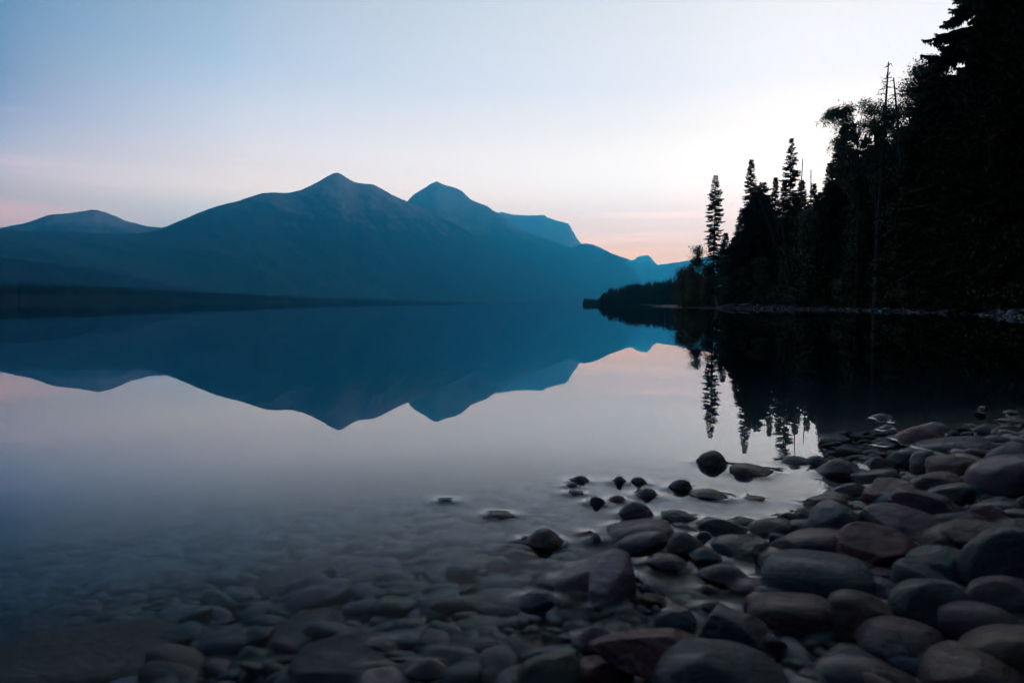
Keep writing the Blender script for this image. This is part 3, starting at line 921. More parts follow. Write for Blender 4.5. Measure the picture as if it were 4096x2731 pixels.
def put_stone(shape, idx, M, col, label, group):
    me, v = SHAPES[shape][idx % len(SHAPES[shape])]
    o = link('river_stone', me)
    o.matrix_world = M
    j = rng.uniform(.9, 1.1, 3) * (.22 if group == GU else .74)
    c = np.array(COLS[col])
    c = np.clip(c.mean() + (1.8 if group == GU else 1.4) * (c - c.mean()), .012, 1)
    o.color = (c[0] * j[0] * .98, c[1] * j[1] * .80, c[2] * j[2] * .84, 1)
    tag(o, label, 'stone', group)
    Mn = np.array(M)
    WATER_STONES.append(v @ Mn[:3, :3].T + Mn[:3, 3])
    return o


def mat_from(center, semi, yaw, tilt):
    """semi along the view's right, along the view, up; yaw from the viewing direction, tilt in the picture plane"""
    a = math.atan2(center[0], center[1])
    return Matrix.Translation(center) @ Matrix.Rotation(-a + yaw, 4, 'Z') @ Matrix.Rotation(tilt, 4, 'Y') @ Matrix.Diagonal((*semi, 1))


GW, GP, GU = 'stones standing in the shallow water', 'stones of the dry pebble beach', 'stones lying under the clear water'
KIDX = {}


def nxt(k):
    KIDX[k] = KIDX.get(k, -1) + 1
    return KIDX[k]


def stone(where, cx, cy, w, h, col, shape, tilt, label, lift=0.0, yaw=0.0, deep=.8):
    if where == 'W' and shape in 'raw' and w < 175 and h / w < .8: shape = 'h'
    idx = nxt(shape)
    flip = math.pi if (idx // 2) % 2 else 0.0
    yaw = yaw + rng.uniform(-.22, .22)
    if where == 'W':
        if h / w > .6:      # the tracing took in the mirror image too
            cy, h = cy - h * .2, h * .6
        fr = on_z(cx, cy + h / 2, 0)
        D = math.hypot(fr[0], fr[1])
        dist = np.linalg.norm(fr - CO)
        a = w / 2 * dist / FPX
        b = deep * a
        dr = fr[:2] / D
        ce = fr[:2] + dr * b * .92
        dt = ray(cx, cy - h / 2)
        zt = CAM_H + dt[2] / math.hypot(dt[0], dt[1]) * (D + b * .92)
        zt = max(zt, .0045)
        k = .04 if shape == 'h' else .9
        if shape == 'h': a, lift = a * 1.1, lift + .004
        c = zt * (1 + k)
        A = a / math.sqrt(1 - (k / (1 + k)) ** 2)
        M = mat_from((ce[0], ce[1], -k * zt + lift), (A, b * A / a, c), yaw, -R(tilt))
    else:
        if where == 'P':
            cy, h, deep = cy + h * .06, h * 1.22, .72
        d = ray(cx, cy)
        z = 0.0
        for _ in range(6):
            p = CO + d * ((z - CAM_H) / d[2])
            dist = np.linalg.norm(p - CO)
            th = math.asin((CAM_H - z) / dist)
            a = w / 2 * dist / FPX
            b = deep * a
            hh = h / 2 * dist / FPX
            c = math.sqrt(max(hh * hh - (b * math.sin(th)) ** 2, ((.52 if where == 'P' else .24) * a) ** 2)) / math.cos(th)
            c = min(c, 1.05 * a if where == 'P' else .46 * a)
            g = zg1(p[0], p[1])
            z = g + (.35 * c if where == 'P' else .25 * c) + lift
            if where == 'S': z = min(z, -c * .98 - .012)
        M = mat_from(tuple(p), (a, b, c), yaw, -R(tilt))
    if flip: M = M @ Matrix.Rotation(flip, 4, 'Z')
    return put_stone(shape, idx, M, col, label, GW if where == 'W' else GP if where == 'P' else GU)


STONES = [
 # emerging from the water, far to near
 ('W', 3922, 1637, 30, 27, 'pink', 'a', 0, 'small upright pinkish stone alone in the dark reflection near the right edge'),
 ('W', 4049, 1649, 50, 16, 'teal', 'r', 0, 'thin teal stone barely breaking the dark water at the right edge'),
 ('W', 4048, 1683, 84, 20, 'grey', 'r', 0, 'flat grey stone in dark water just before the thin teal stone'),
 ('W', 3526, 1666, 66, 19, 'lilac', 'r', 0, 'flat shiny stone in the dark tree reflection, largest of the scattered wet ones'),
 ('W', 3568, 1686, 18, 6, 'pale', 'r', 0, 'tiny bright wet stone tip right of the flat shiny stone'),
 ('W', 3558, 1708, 42, 11, 'pale', 'r', 0, 'thin bright wet stone in the dark reflection, above a smaller glint'),
 ('W', 3528, 1716, 26, 7, 'pale', 'r', 0, 'small bright glint of a stone below left of the thin bright one'),
 ('W', 3527, 1776, 42, 11, 'pale', 'r', 0, 'thin pale wet stone by itself left of the long navy stone'),
 ('W', 3888, 1700, 26, 8, 'pale', 'r', 0, 'tiny pale stone tip in dark water behind the teal hump'),
 ('W', 3810, 1732, 38, 16, 'teal', 'r', 10, 'small tilted teal stone right of the lilac block in dark water'),
 ('W', 3741, 1722, 104, 66, 'lilac', 'a', -5, 'pale lilac block standing behind the folded red-brown stone'),
 ('W', 3675, 1737, 152, 62, 'red', 'w', 0, 'folded red-brown stone with a shining wet hollow in dark water'),
 ('W', 3945, 1729, 76, 52, 'teal', 'r', 0, 'grey-teal hump rising from dark water near the right edge'),
 ('W', 4037, 1729, 96, 52, 'plum', 'w', -8, 'dark plum wedge right of the grey-teal hump'),
 ('W', 4092, 1738, 30, 34, 'grey', 'r', 0, 'grey stone cut by the right edge beside the plum wedge'),
 ('W', 3995, 1766, 112, 46, 'slate', 'r', 5, 'smooth slate stone in front of the plum wedge'),
 ('W', 3800, 1776, 248, 62, 'navy', 'l', 3, 'long smooth navy stone lying in the dark water'),
 ('W', 3983, 1794, 98, 44, 'plum', 'r', -6, 'dark plum stone with a pale wet rim right of the long navy stone'),
 ('W', 3973, 1833, 70, 28, 'teal', 'r', 0, 'pale-rimmed teal stone half drowned below the plum rimmed stone'),
 ('W', 3684, 1806, 48, 15, 'pale', 'r', 0, 'bright wet sliver of stone under the left end of the long navy stone'),
 ('W', 3722, 1820, 64, 14, 'pale', 'r', 0, 'longer bright wet sliver of stone in front of the long navy stone'),
 ('W', 3185, 1843, 104, 32, 'slate', 'r', 0, 'low dark stone under the reflected spires, left of the small dome'),
 ('W', 3276, 1856, 92, 58, 'navy', 'r', -6, 'small dark dome at the edge of the black tree reflection'),
 ('W', 3364, 1874, 160, 72, 'plum', 'a', 0, 'mauve-brown mound at the edge of the black tree reflection'),
 ('W', 2847, 1835, 112, 60, 'slate', 'r', 0, 'dark rounded dome alone in bright water, farthest of the central stones'),
 ('W', 3034, 1882, 184, 58, 'brown', 'w', 5, 'brown stone with a trailing right tail in bright water'),
 ('W', 2317, 1920, 70, 27, 'slate', 'w', 0, 'small dark cap with thin flanks, farthest left of the central group'),
 ('W', 2288, 1942, 44, 16, 'slate', 'r', 0, 'tiny dark stone just in front of the small dark cap'),
 ('W', 2303, 1973, 58, 17, 'slate', 'r', 5, 'thin dark sliver below the small dark cap'),
 ('W', 2483, 1930, 66, 58, 'green', 'a', 0, 'knobbly grey-green stone with a black right side'),
 ('W', 2556, 1933, 60, 42, 'green', 'a', 0, 'small pale-topped grey stone right of the knobbly one'),
 ('W', 2721, 1941, 84, 42, 'black', 'a', -4, 'jagged black stone with two pointed ends in bright water'),
 ('W', 2840, 1980, 142, 40, 'slate', 'r', -3, 'smooth dark dome with a thin right tail in bright water'),
 ('W', 3017, 1997, 70, 14, 'black', 'a', 0, 'flat black sliver in bright water left of the beach'),
 ('W', 2584, 1975, 86, 36, 'slate', 'w', 4, 'dark humped stone with a notch on its left'),
 ('W', 2368, 2009, 30, 28, 'grey', 'a', 0, 'little grey chip left of the tall split stone'),
 ('W', 2398, 2014, 56, 66, 'slate', 'a', 12, 'tall split dark stone standing in the water'),
 ('W', 2468, 1997, 64, 24, 'plum', 'r', 0, 'small low plum stone right of the tall split stone'),
 ('W', 2546, 2044, 124, 66, 'slate', 'r', -4, 'big dark grey dome in the middle of the central group'),
 ('W', 2721, 2070, 138, 42, 'navy', 'r', -5, 'low dark blue mound right of the big grey dome'),
 ('W', 2002, 2063, 100, 23, 'black', 'r', 0, 'flat black stone alone, left of the central group'),
 ('W', 1780, 2004, 48, 13, 'black', 'r', 0, 'smallest black stone by itself, farthest left in open water'),
 ('W', 2718, 2105, 62, 16, 'slate', 'r', 0, 'thin grey stone right of the long plum stone'),
 ('W', 2891, 2102, 195, 66, 'green', 'a', -3, 'broad speckled grey stone at the head of the beach inlet'),
 ('W', 2980, 2091, 92, 30, 'green', 'r', -6, 'low grey stone behind the right end of the speckled one'),
 ('W', 2556, 2122, 256, 84, 'plum', 'l', 17, 'long dark plum stone sloping up to the right'),
 ('W', 2179, 2158, 152, 76, 'brown', 'w', -6, 'brown humped stone with an overhanging right arm'),
 ('W', 2103, 2158, 40, 18, 'teal', 'r', 10, 'small bluish chip at the left foot of the brown humped stone'),
 ('W', 2383, 2163, 52, 62, 'grey', 'r', 0, 'small grey egg-like stone standing between two larger groups'),
 ('W', 2356, 2136, 34, 30, 'teal', 'r', 0, 'small teal stone tucked behind the grey egg-like stone'),
 ('W', 2816, 2153, 64, 60, 'bgrey', 'r', -10, 'small bluish stone with a pale top before the speckled stone'),
 ('W', 2738, 2173, 145, 80, 'brown', 'a', 4, 'dark brown block between the blue-grey oval and the bluish stone'),
 ('W', 2826, 2224, 122, 58, 'teal', 'w', -6, 'pointed teal wedge with a dark tail'),
 ('W', 2969, 2190, 216, 76, 'green', 'r', 0, 'flat dark green oval in the inlet, left of the beach'),
 ('W', 2663, 2253, 150, 58, 'slate', 'a', 0, 'half drowned slate below the blue-grey oval'),
 ('W', 2891, 2300, 172, 76, 'mauve', 'a', -6, 'mauve ragged stone in the inlet left of the big loaf'),
 ('W', 2991, 2348, 150, 50, 'plum', 'w', 3, 'dark plum ragged stone beside the foot of the big loaf'),
 ('W', 2840, 2362, 68, 30, 'black', 'a', 0, 'small black star-like stone in the misty inlet'),
 ('W', 2858, 2432, 90, 44, 'black', 'a', 0, 'knobbly black stone in the misty inlet behind the purple boulder'),
 ('W', 3040, 2384, 60, 22, 'slate', 'r', 0, 'small wet slate stone in front of the big loaf'),
 ('W', 2393, 2431, 46, 26, 'black', 'r', 0, 'small black tip of a stone below the star-shaped rock'),
 ('W', 2145, 2404, 156, 72, 'teal', 'w', 6, 'tilted dark teal slab emerging left of the star-shaped rock'),
 ('W', 2376, 2560, 156, 92, 'plum', 'w', 6, 'hollowed plum stone left of the big wine-red rock'),
 ('W', 2206, 2655, 215, 110, 'olive', 'r', -6, 'smooth dark olive mound near the bottom edge'),
 ('W', 2427, 2700, 175, 122, 'red', 'a', 0, 'red-purple stone below the big wine-red rock'),
 ('W', 1706, 2683, 140, 76, 'plum', 'r', 0, 'dark plum stone ringed with light at the bottom edge'),
 ('W', 1532, 2588, 104, 40, 'plum', 'r', -6, 'faint plum stone top barely above water left of the ringed stone'),
 ('W', 1545, 2725, 190, 40, 'plum', 'r', 0, 'dark plum back of a stone cut by the bottom edge'),
 # the beach, far to near
 ('P', 3892, 1832, 110, 62, 'brown', 'a', 0, 'brown-grey peaked stone behind the small dark blue one at the beach edge'),
 ('P', 4050, 1852, 180, 110, 'slate', 'r', 12, 'dark teal-grey stone behind the big mauve boulder'),
 ('P', 3628, 1846, 122, 82, 'teal', 'r', -4, 'smooth teal dome at the waterline, left of the dark green one'),
 ('P', 3722, 1868, 128, 96, 'green', 'r', -6, 'dark green-grey dome between the teal dome and the pink-brown stone'),
 ('P', 3530, 1866, 116, 58, 'mauve', 'a', 0, 'mauve stone with a bright wet left edge at the waterline'),
 ('P', 3874, 1878, 105, 64, 'navy', 'r', -14, 'small dark blue stone right behind the pink-brown humped stone'),
 ('P', 3812, 1884, 168, 94, 'pink', 'r', -10, 'pink-brown humped stone, warmest coloured on the far beach'),
 ('P', 4060, 1930, 275, 160, 'mauve', 'r', 6, 'big mauve boulder cut by the right edge'),
 ('P', 3505, 1918, 164, 64, 'green', 'w', 0, 'light grey-green stone with a thin wet left lip'),
 ('P', 3652, 1932, 84, 54, 'black', 'r', 0, 'black stone below the dark green-grey dome'),
 ('P', 3738, 1940, 168, 76, 'plum', 'r', 14, 'smooth dark purple stone below the pink-brown humped stone'),
 ('P', 3858, 1940, 76, 50, 'grey', 'r', 0, 'small grey stone right of the smooth dark purple one'),
 ('P', 3934, 1914, 60, 40, 'mauve', 'r', 10, 'small mauve stone at the left foot of the big mauve boulder'),
 ('P', 3394, 1972, 122, 66, 'black', 'r', 5, 'black-green hump at the water edge of the beach'),
 ('P', 3490, 1970, 62, 40, 'mauve', 'a', 12, 'small mauve chip left of the flat-topped red-brown block'),
 ('P', 3562, 1978, 180, 92, 'red', 'a', 6, 'flat-topped red-brown block at the beach edge'),
 ('P', 3797, 1985, 155, 90, 'green', 'w', 0, 'folded grey-green stone right of the flat-topped block'),
 ('P', 3918, 1978, 64, 64, 'teal', 'r', 0, 'small teal stone left of the big mauve boulder'),
 ('P', 3990, 2012, 80, 30, 'pale', 'r', 18, 'small pale sliver of stone below the big mauve boulder'),
 ('P', 3300, 2020, 150, 54, 'plum', 'r', 4, 'long dark plum stone at the tip of the beach'),
 ('P', 3236, 2062, 104, 54, 'mauve', 'r', 10, 'mauve stone with a pinkish top at the water edge'),
 ('P', 3725, 2040, 255, 72, 'mauve', 'a', -3, 'pale mauve slab with a flat lit top'),
 ('P', 3942, 2080, 140, 90, 'red', 'a', -8, 'dark red angular stone right of the pale mauve slab'),
 ('P', 4064, 2068, 72, 44, 'pale', 'r', 0, 'small pale grey pebble near the right edge of the beach'),
 ('P', 4070, 2118, 140, 60, 'plum', 'r', 10, 'dark plum stone under the small pale grey pebble'),
 ('P', 3466, 2090, 100, 80, 'plum', 'r', 0, 'dark plum stone between the grey boulder and the banded one'),
 ('P', 3345, 2098, 190, 138, 'bgrey', 'r', -8, 'large smooth grey boulder near the tip of the beach'),
 ('P', 3152, 2080, 76, 50, 'black', 'r', 0, 'small black-green stone at the outer edge of the beach'),
 ('P', 3078, 2122, 168, 66, 'black', 'r', 16, 'black plum stone sloping down to the left into the water'),
 ('P', 3222, 2120, 140, 66, 'slate', 'r', 6, 'slate stone in front of the large smooth grey boulder'),
 ('P', 3619, 2122, 285, 134, 'mauve', 'a', -5, 'large banded mauve-grey boulder in the middle of the beach'),
 ('P', 3843, 2102, 185, 82, 'navy', 'r', -4, 'blue-purple dome right of the banded boulder'),
 ('P', 3118, 2158, 82, 44, 'plum', 'r', 0, 'small plum stone in front of the sloping black one'),
 ('P', 3768, 2166, 200, 96, 'tan', 'r', 30, 'tan finger-like stone slanting up to the right'),
 ('P', 3935, 2172, 255, 110, 'brown', 'a', -6, 'flat brown-purple slab right of the tan finger-like stone'),
 ('P', 3240, 2196, 280, 130, 'plum', 'r', 4, 'wide plum-brown boulder just behind the big loaf'),
 ('P', 3067, 2215, 96, 94, 'brown', 'r', 0, 'small brown upright stone with a pale rim left of the plum-brown boulder'),
 ('P', 3503, 2212, 275, 168, 'red', 'a', -12, 'large red-brown angular rock right of the plum-brown boulder'),
 ('P', 3452, 2288, 84, 68, 'black', 'r', 0, 'small black stone below the red-brown angular rock'),
 ('P', 3784, 2282, 235, 138, 'teal', 'r', 0, 'teal boulder crossed by paler veins'),
 ('P', 4024, 2280, 270, 275, 'navy', 'a', 30, 'tall dark blue-purple boulder at the right edge'),
 ('P', 3507, 2314, 120, 58, 'mauve', 'r', 6, 'small mauve stone right of the end of the big loaf'),
 ('P', 3545, 2306, 56, 34, 'green', 'r', 0, 'tiny grey-green pebble on the small mauve stone'),
 ('P', 3704, 2332, 215, 76, 'navy', 'l', -12, 'long navy stone sloping down to the right under the veined boulder'),
 ('P', 3271, 2322, 375, 180, 'teal', 'l', -6, 'big smooth blue-green loaf-shaped boulder, palest of the near stones'),
 ('P', 3520, 2376, 172, 92, 'lilac', 'a', 0, 'light mauve stone with a hollow and a pale ledge'),
 ('P', 3872, 2414, 78, 70, 'grey', 'a', 0, 'small blocky grey stone wedged by the tall dark boulder'),
 ('P', 3721, 2448, 250, 185, 'green', 'r', -8, 'dark boulder with a teal crown in the lower right'),
 ('P', 4020, 2430, 215, 165, 'plum', 'r', 12, 'dark purple dome below the tall dark boulder'),
 ('P', 3161, 2466, 285, 148, 'brown', 'l', -3, 'brown-black loaf in front of the blue-green loaf'),
 ('P', 3442, 2486, 225, 165, 'brown', 'r', -6, 'brown-black boulder right of the brown-black loaf'),
 ('P', 2700, 2490, 152, 98, 'teal', 'r', -6, 'dark teal dome behind the big wine-red rock'),
 ('P', 3925, 2530, 230, 168, 'plum', 'r', 20, 'reddish plum upright boulder in the lower right'),
 ('P', 3616, 2586, 300, 150, 'plum', 'r', -5, 'broad plum boulder near the bottom right'),
 ('P', 2958, 2552, 310, 172, 'navy', 'a', -12, 'dark purple sloping boulder right of the wine-red rock'),
 ('P', 3088, 2592, 120, 88, 'mauve', 'a', -25, 'pale mauve broken stone against the dark purple sloping boulder'),
 ('P', 3195, 2666, 112, 50, 'teal', 'r', -12, 'small wet dark teal stone in a pool near the bottom'),
 ('P', 3110, 2680, 70, 44, 'black', 'r', 0, 'small black stone in the pool left of the wet teal one'),
 ('P', 3398, 2664, 180, 92, 'slate', 'r', 8, 'wet slate stone below the broad plum boulder'),
 ('P', 3731, 2680, 160, 80, 'olive', 'r', 8, 'dull green stone near the bottom edge'),
 ('P', 4040, 2640, 280, 175, 'tan', 'r', 14, 'brownish grey boulder in the bottom right corner'),
 ('P', 3908, 2716, 310, 110, 'brown', 'r', 0, 'brown boulder cut by the bottom edge near the corner'),
 ('P', 2885, 2728, 450, 150, 'green', 'r', -4, 'broad flat grey-green boulder cut by the bottom edge'),
 ('P', 3560, 2725, 150, 60, 'brown', 'r', 0, 'dark brown stone at the bottom edge left of the dull green one'),
 ('P', 3270, 2730, 130, 50, 'slate', 'r', 0, 'dark slate stone at the bottom edge right of the flat boulder'),
]
NEAR = [
 # under water, traced
 ('S', 552, 2293, 280, 88, 'teal', 'r', 0, 'large grey-teal oval under water behind two red stones'),
 ('S', 557, 2345, 196, 50, 'red', 'r', 0, 'dark red stone under water before the large grey-teal oval'),
 ('S', 702, 2321, 100, 56, 'red', 'r', 10, 'small red stone under water right of the large grey-teal oval'),
 ('S', 954, 2270, 165, 62, 'red', 'a', 4, 'dark red block under water, upper middle of the left shallows'),
 ('S', 814, 2290, 96, 48, 'grey', 'r', 12, 'small grey stone under water left of the dark red block'),
 ('S', 65, 2390, 150, 78, 'pale', 'r', 6, 'pale oval with a dark spot under water at the left edge'),
 ('S', 107, 2457, 135, 64, 'grey', 'r', 14, 'grey stone under water just below the pale spotted oval'),
 ('S', 154, 2530, 300, 105, 'plum', 'r', 0, 'wide dark purple stone under water near the left edge'),
 ('S', 327, 2668, 610, 125, 'ochre', 'l', 0, 'very long ochre-brown slab under water in the bottom left corner'),
 ('S', 318, 2345, 80, 38, 'lilac', 'r', 10, 'small pale lilac stone under water left of the red stones'),
 ('S', 458, 2541, 165, 76, 'green', 'r', 8, 'grey-green stone under water above the ochre slab'),
 ('S', 600, 2560, 120, 46, 'mauve', 'r', 14, 'small mauve stone under water right of the grey-green one'),
 ('S', 851, 2607, 228, 78, 'brown', 'r', -5, 'brown stone under water right of the ochre slab'),
 ('S', 538, 2411, 96, 36, 'tan', 'r', 0, 'small tan-grey stone under water below the red stones'),
 ('S', 739, 2405, 152, 58, 'grey', 'r', 6, 'tan-grey oval under water below the small red stone'),
 ('S', 814, 2462, 116, 52, 'teal', 'r', 12, 'teal oval under water beside a small red stone'),
 ('S', 884, 2424, 70, 38, 'red', 'r', 0, 'little round red stone under water above the teal oval'),
 ('S', 444, 2452, 160, 42, 'red', 'r', 18, 'narrow slanting dark red stone under water'),
 ('S', 973, 2677, 200, 64, 'teal', 'r', 16, 'teal stone under water at the bottom, left of the big tan-grey stone'),
 ('S', 1178, 2560, 345, 118, 'tan', 'r', 16, 'big light tan-grey stone under water sloping up to the right'),
 ('S', 1472, 2452, 190, 58, 'teal', 'r', 0, 'clear pale teal oval under water in the lower middle'),
 ('S', 1182, 2464, 122, 32, 'pale', 'a', 0, 'white brick-like stone under water above the big tan-grey stone'),
 ('S', 1150, 2335, 350, 112, 'mauve', 'r', 15, 'large mauve slanting stone under water in the middle shallows'),
 ('S', 1298, 2264, 80, 32, 'lilac', 'r', 10, 'pale lilac tip of stone under water on the large mauve stone'),
 ('S', 1407, 2328, 215, 48, 'red', 'r', 15, 'long red slanting stone under water right of the large mauve one'),
 ('S', 1590, 2375, 185, 92, 'plum', 'a', 6, 'angular purple stone under water above the pale teal oval'),
 ('S', 1519, 2139, 187, 88, 'mauve', 'r', 12, 'pale grey-mauve egg under water in the upper shallows'),
 ('S', 1341, 2101, 152, 50, 'pale', 'r', 0, 'pale grey oval under water left of the grey-mauve egg'),
 ('S', 1412, 2190, 140, 40, 'bgrey', 'r', 0, 'pale blue-grey stone under water below the pale grey oval'),
 ('S', 1865, 2160, 235, 92, 'bgrey', 'r', 0, 'wide dim blue-grey stone under water left of the brown humped stone'),
 ('S', 1795, 2232, 210, 50, 'brown', 'r', 8, 'brown slanting stone under water below the wide blue-grey one'),
 ('S', 1631, 2216, 225, 70, 'olive', 'r', 0, 'olive stone under water below the grey-mauve egg'),
 ('S', 1748, 2282, 160, 52, 'bgrey', 'r', 0, 'blue-grey oval under water below the brown slanting one'),
 ('S', 2034, 2331, 98, 40, 'orange', 'r', -3, 'orange-tan stone under water, warmest in the shallows'),
 ('S', 1868, 2356, 82, 44, 'orange', 'r', 6, 'small tan-orange stone under water left of the orange-tan one'),
 ('S', 1795, 2398, 168, 62, 'grey', 'r', -8, 'grey humped stone under water below the tan-orange stones'),
 ('S', 1847, 2471, 132, 38, 'tan', 'r', 0, 'flat tan stone under water left of the pale drowned slab'),
 ('S', 2010, 2450, 190, 116, 'pale', 'a', 0, 'pale drowned slab joined to the tilted teal slab'),
 ('S', 1327, 2485, 200, 42, 'red', 'r', 2, 'dark red stone under water above the big tan-grey stone'),
 ('S', 1482, 2520, 120, 50, 'brown', 'r', 6, 'brown stone under water below the pale teal oval'),
 ('S', 1818, 2632, 110, 72, 'lilac', 'a', -10, 'pale mauve square stone under water right of the ringed stone'),
 ('S', 1402, 2655, 420, 190, 'plum', 'r', 0, 'very large dark plum stone under water at the bottom'),
 ('S', 1935, 2665, 165, 100, 'mauve', 'r', -12, 'grey-mauve stone under water left of the dark olive mound'),
 ('S', 1912, 2568, 230, 64, 'plum', 'r', 6, 'purple stone under water above the pale mauve square stone'),
 ('S', 1680, 2560, 200, 68, 'brown', 'r', 6, 'brown-red stone under water above the ringed stone'),
 ('S', 1954, 2248, 112, 50, 'bgrey', 'r', 0, 'blue-grey stone under water left of the star-shaped rock'),
 ('S', 1192, 2251, 142, 42, 'teal', 'r', 4, 'teal stone under water with a red one against it'),
 ('S', 1200, 2272, 90, 34, 'red', 'r', 12, 'small red stone under water against the teal one'),
 ('S', 1090, 2292, 92, 38, 'green', 'r', 0, 'grey-green stone under water left of the large mauve one'),
 ('S', 1480, 2368, 130, 46, 'slate', 'r', 8, 'slate stone under water left of the angular purple one'),
]


def boot_rock():
    """pinkish rock with three blunt arms: two angular blocks grown together, worn smooth"""
    main = [(.050, .100, .058), (.078, .100, .050), (.086, .060, .020), (.090, .070, -.04), (.000, .006, .010), (.030, .000, .006), (-.004, .002, -.04), (.042, -.004, -.04), (.004, .055, .034), (.050, .125, -.04), (.095, .110, -.04), (.062, .040, .034)]
    arm = [(-.062, .056, .003), (-.054, .078, .012), (.030, .102, .052), (.012, .052, .030), (.050, .100, .054), (-.064, .062, -.04), (.030, .050, -.04), (.045, .105, -.04), (-.054, .046, -.002), (-.02, .05, -.04)]
    bm = bmesh.new()
    for pts in (main, arm):
        vs = [bm.verts.new(p) for p in pts]
        r = bmesh.ops.convex_hull(bm, input=vs)
        bmesh.ops.delete(bm, geom=[v for v in r['geom_interior'] if isinstance(v, bmesh.types.BMVert)], context='VERTS')
    bmesh.ops.recalc_face_normals(bm, faces=bm.faces)
    me = bpy.data.meshes.new('stone')
    bm.to_mesh(me)
    bm.free()
    me.transform(Matrix.Scale(10, 4))
    me.materials.append(M_STONE)
    o = link('river_stone', me)
    p = on_z(2352, 2388, 0)
    o.matrix_world = Matrix.Translation(tuple(p)) @ Matrix.Rotation(-math.atan2(p[0], p[1]), 4, 'Z') @ Matrix.Scale(.106, 4)
    m = o.modifiers.new('merge', 'REMESH')
    m.mode, m.voxel_size, m.use_smooth_shade = 'VOXEL', .035, True
    m = o.modifiers.new('wear', 'SMOOTH')
    m.factor, m.iterations = .5, 7
    o.color = (.38, .22, .25, 1)
    tag(o, 'star-shaped pinkish rock with three blunt arms standing in the misty water', 'stone', GW)
    bpy.context.view_layer.update()
    ev = o.evaluated_get(bpy.context.evaluated_depsgraph_get())
    em = ev.to_mesh()
    V = np.array([(ev.matrix_world @ v.co)[:] for v in em.vertices])
    E = np.array([e.vertices[:] for e in em.edges])
    ev.to_mesh_clear()
    WATER_STONES.append(V)
    BOOT.append(E)


BOOT = []
for s in STONES: stone(*s)
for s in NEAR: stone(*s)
boot_rock()
# stone leaning over the boot: blue-grey oval, and the big wine-red rock
def special(cx, cy, w, h, z, col, shape, idx, tilt, label, deep=.75, cmul=1.0, yaw=0.0):
    d = ray(cx, cy)
    p = CO + d * ((z - CAM_H) / d[2])
    dist = np.linalg.norm(p - CO)
    a = w / 2 * dist / FPX
    c = h / 2 * dist / FPX * cmul
    return put_stone(shape, idx, mat_from(tuple(p), (a, a * deep, c), yaw, -R(tilt)), col, label, GW)


special(2567, 2176, 196, 84, .055, 'bgrey', 'r', 3, 14, 'blue-grey oval resting against the long dark plum stone', .62)
SHAPES['a'].append((lambda v: (mesh_np('stone', v, SPH[5][1], M_STONE), v))(stone_shape('x', 4242)))
special(2655, 2596, 515, 165, .035, 'red', 'a', len(SHAPES['a']) - 1, -15, 'big wine-red rock with pale scuffs at the bottom middle', .55, 1.0)
# ------------------------------------------------------------------ loose pebbles: lake bed, beach, far shore
TINTS = np.array([COLS[k] for k in ('plum', 'red', 'teal', 'green', 'mauve', 'tan', 'slate', 'bgrey', 'brown', 'grey', 'pale', 'olive', 'teal', 'plum', 'slate', 'brown', 'orange')])


def pebble_bed(name, label, pts, sizes, sub, seed, sink=.15, flat=(.35, .6), under=False, bright=1.0, sat=1.2):
    r = np.random.default_rng(seed)
    mean = TINTS.mean(1, keepdims=True)
    tints = np.clip(mean + sat * (TINTS - mean), .012, 1)
    base = [stone_shape('r', 500 + i, sub) for i in range(6)] + [stone_shape('a', 600 + i, sub) for i in range(2)]
    f = SPH[sub][1]
    n, k = len(pts), len(SPH[sub][0])
    V = np.zeros((n, k, 3))
    C = np.zeros((n, k, 4))
    z = zg(pts[:, 0], pts[:, 1])
    for i in range(n):
        s = sizes[i]
        b = base[r.integers(0, 8)] * np.array([s * r.uniform(.85, 1.5), s * r.uniform(.7, 1), s * r.uniform(*flat)])
        a, t = r.uniform(0, 6.28), r.normal() * .15
        ca, sa = math.cos(a), math.sin(a)
        x, y, zz = b[:, 0], b[:, 1], b[:, 2] + b[:, 0] * t
        hz = zz.max()
        zc = z[i] + hz * (1 - 2 * sink)
        if under: zc = min(zc, -hz - .01)
        V[i, :, 0], V[i, :, 1], V[i, :, 2] = x * ca - y * sa + pts[i, 0], x * sa + y * ca + pts[i, 1], zz + zc
        C[i, :, :3] = tints[r.integers(0, len(tints))] * r.uniform(.35, 1.35) * bright
    C[..., 3] = 1
    F = (f[None] + (np.arange(n) * k)[:, None, None]).reshape(-1, 3)
    me = mesh_np(name, V.reshape(-1, 3), F, M_PEB)
    at = me.color_attributes.new('tint', 'FLOAT_COLOR', 'POINT')
    at.data.foreach_set('color', C.astype(np.float32).ravel())
    o = link(name, me)
    tag(o, label, 'pebbles', kind='stuff')
    return V


def scatter(n, x0, x1, y0, y1, ok, seed, rmin):
    """rejection scatter that keeps rmin(dist) between stones, roughly denser near the camera"""
    r = np.random.default_rng(seed)
    pts, cells = [], {}
    tries = 0
    while len(pts) < n and tries < n * 30:
        tries += 1
        y = y0 + (y1 - y0) * r.random() ** 1.7
        x = r.uniform(x0, x1) * (y if x1 - x0 < 4 else 1)
        if not ok(x, y): continue
        m = rmin(y)
        key = (int(x / .2), int(y / .2))
        bad = False
        for i in (-1, 0, 1):
            for j in (-1, 0, 1):
                for (a, b) in cells.get((key[0] + i, key[1] + j), ()):
                    if (a - x) ** 2 + (b - y) ** 2 < m * m:
                        bad = True
                        break
                if bad: break
            if bad: break
        if bad: continue
        pts.append((x, y))
        cells.setdefault(key, []).append((x, y))
    return np.array(pts)


# coarse shore distance lookup (quick inside loops)
_gx, _gy = np.meshgrid(np.linspace(-12, 14, 261), np.linspace(-1, 15, 161), indexing='ij')
_sd = shore_dist(_gx.ravel(), _gy.ravel()).reshape(_gx.shape)


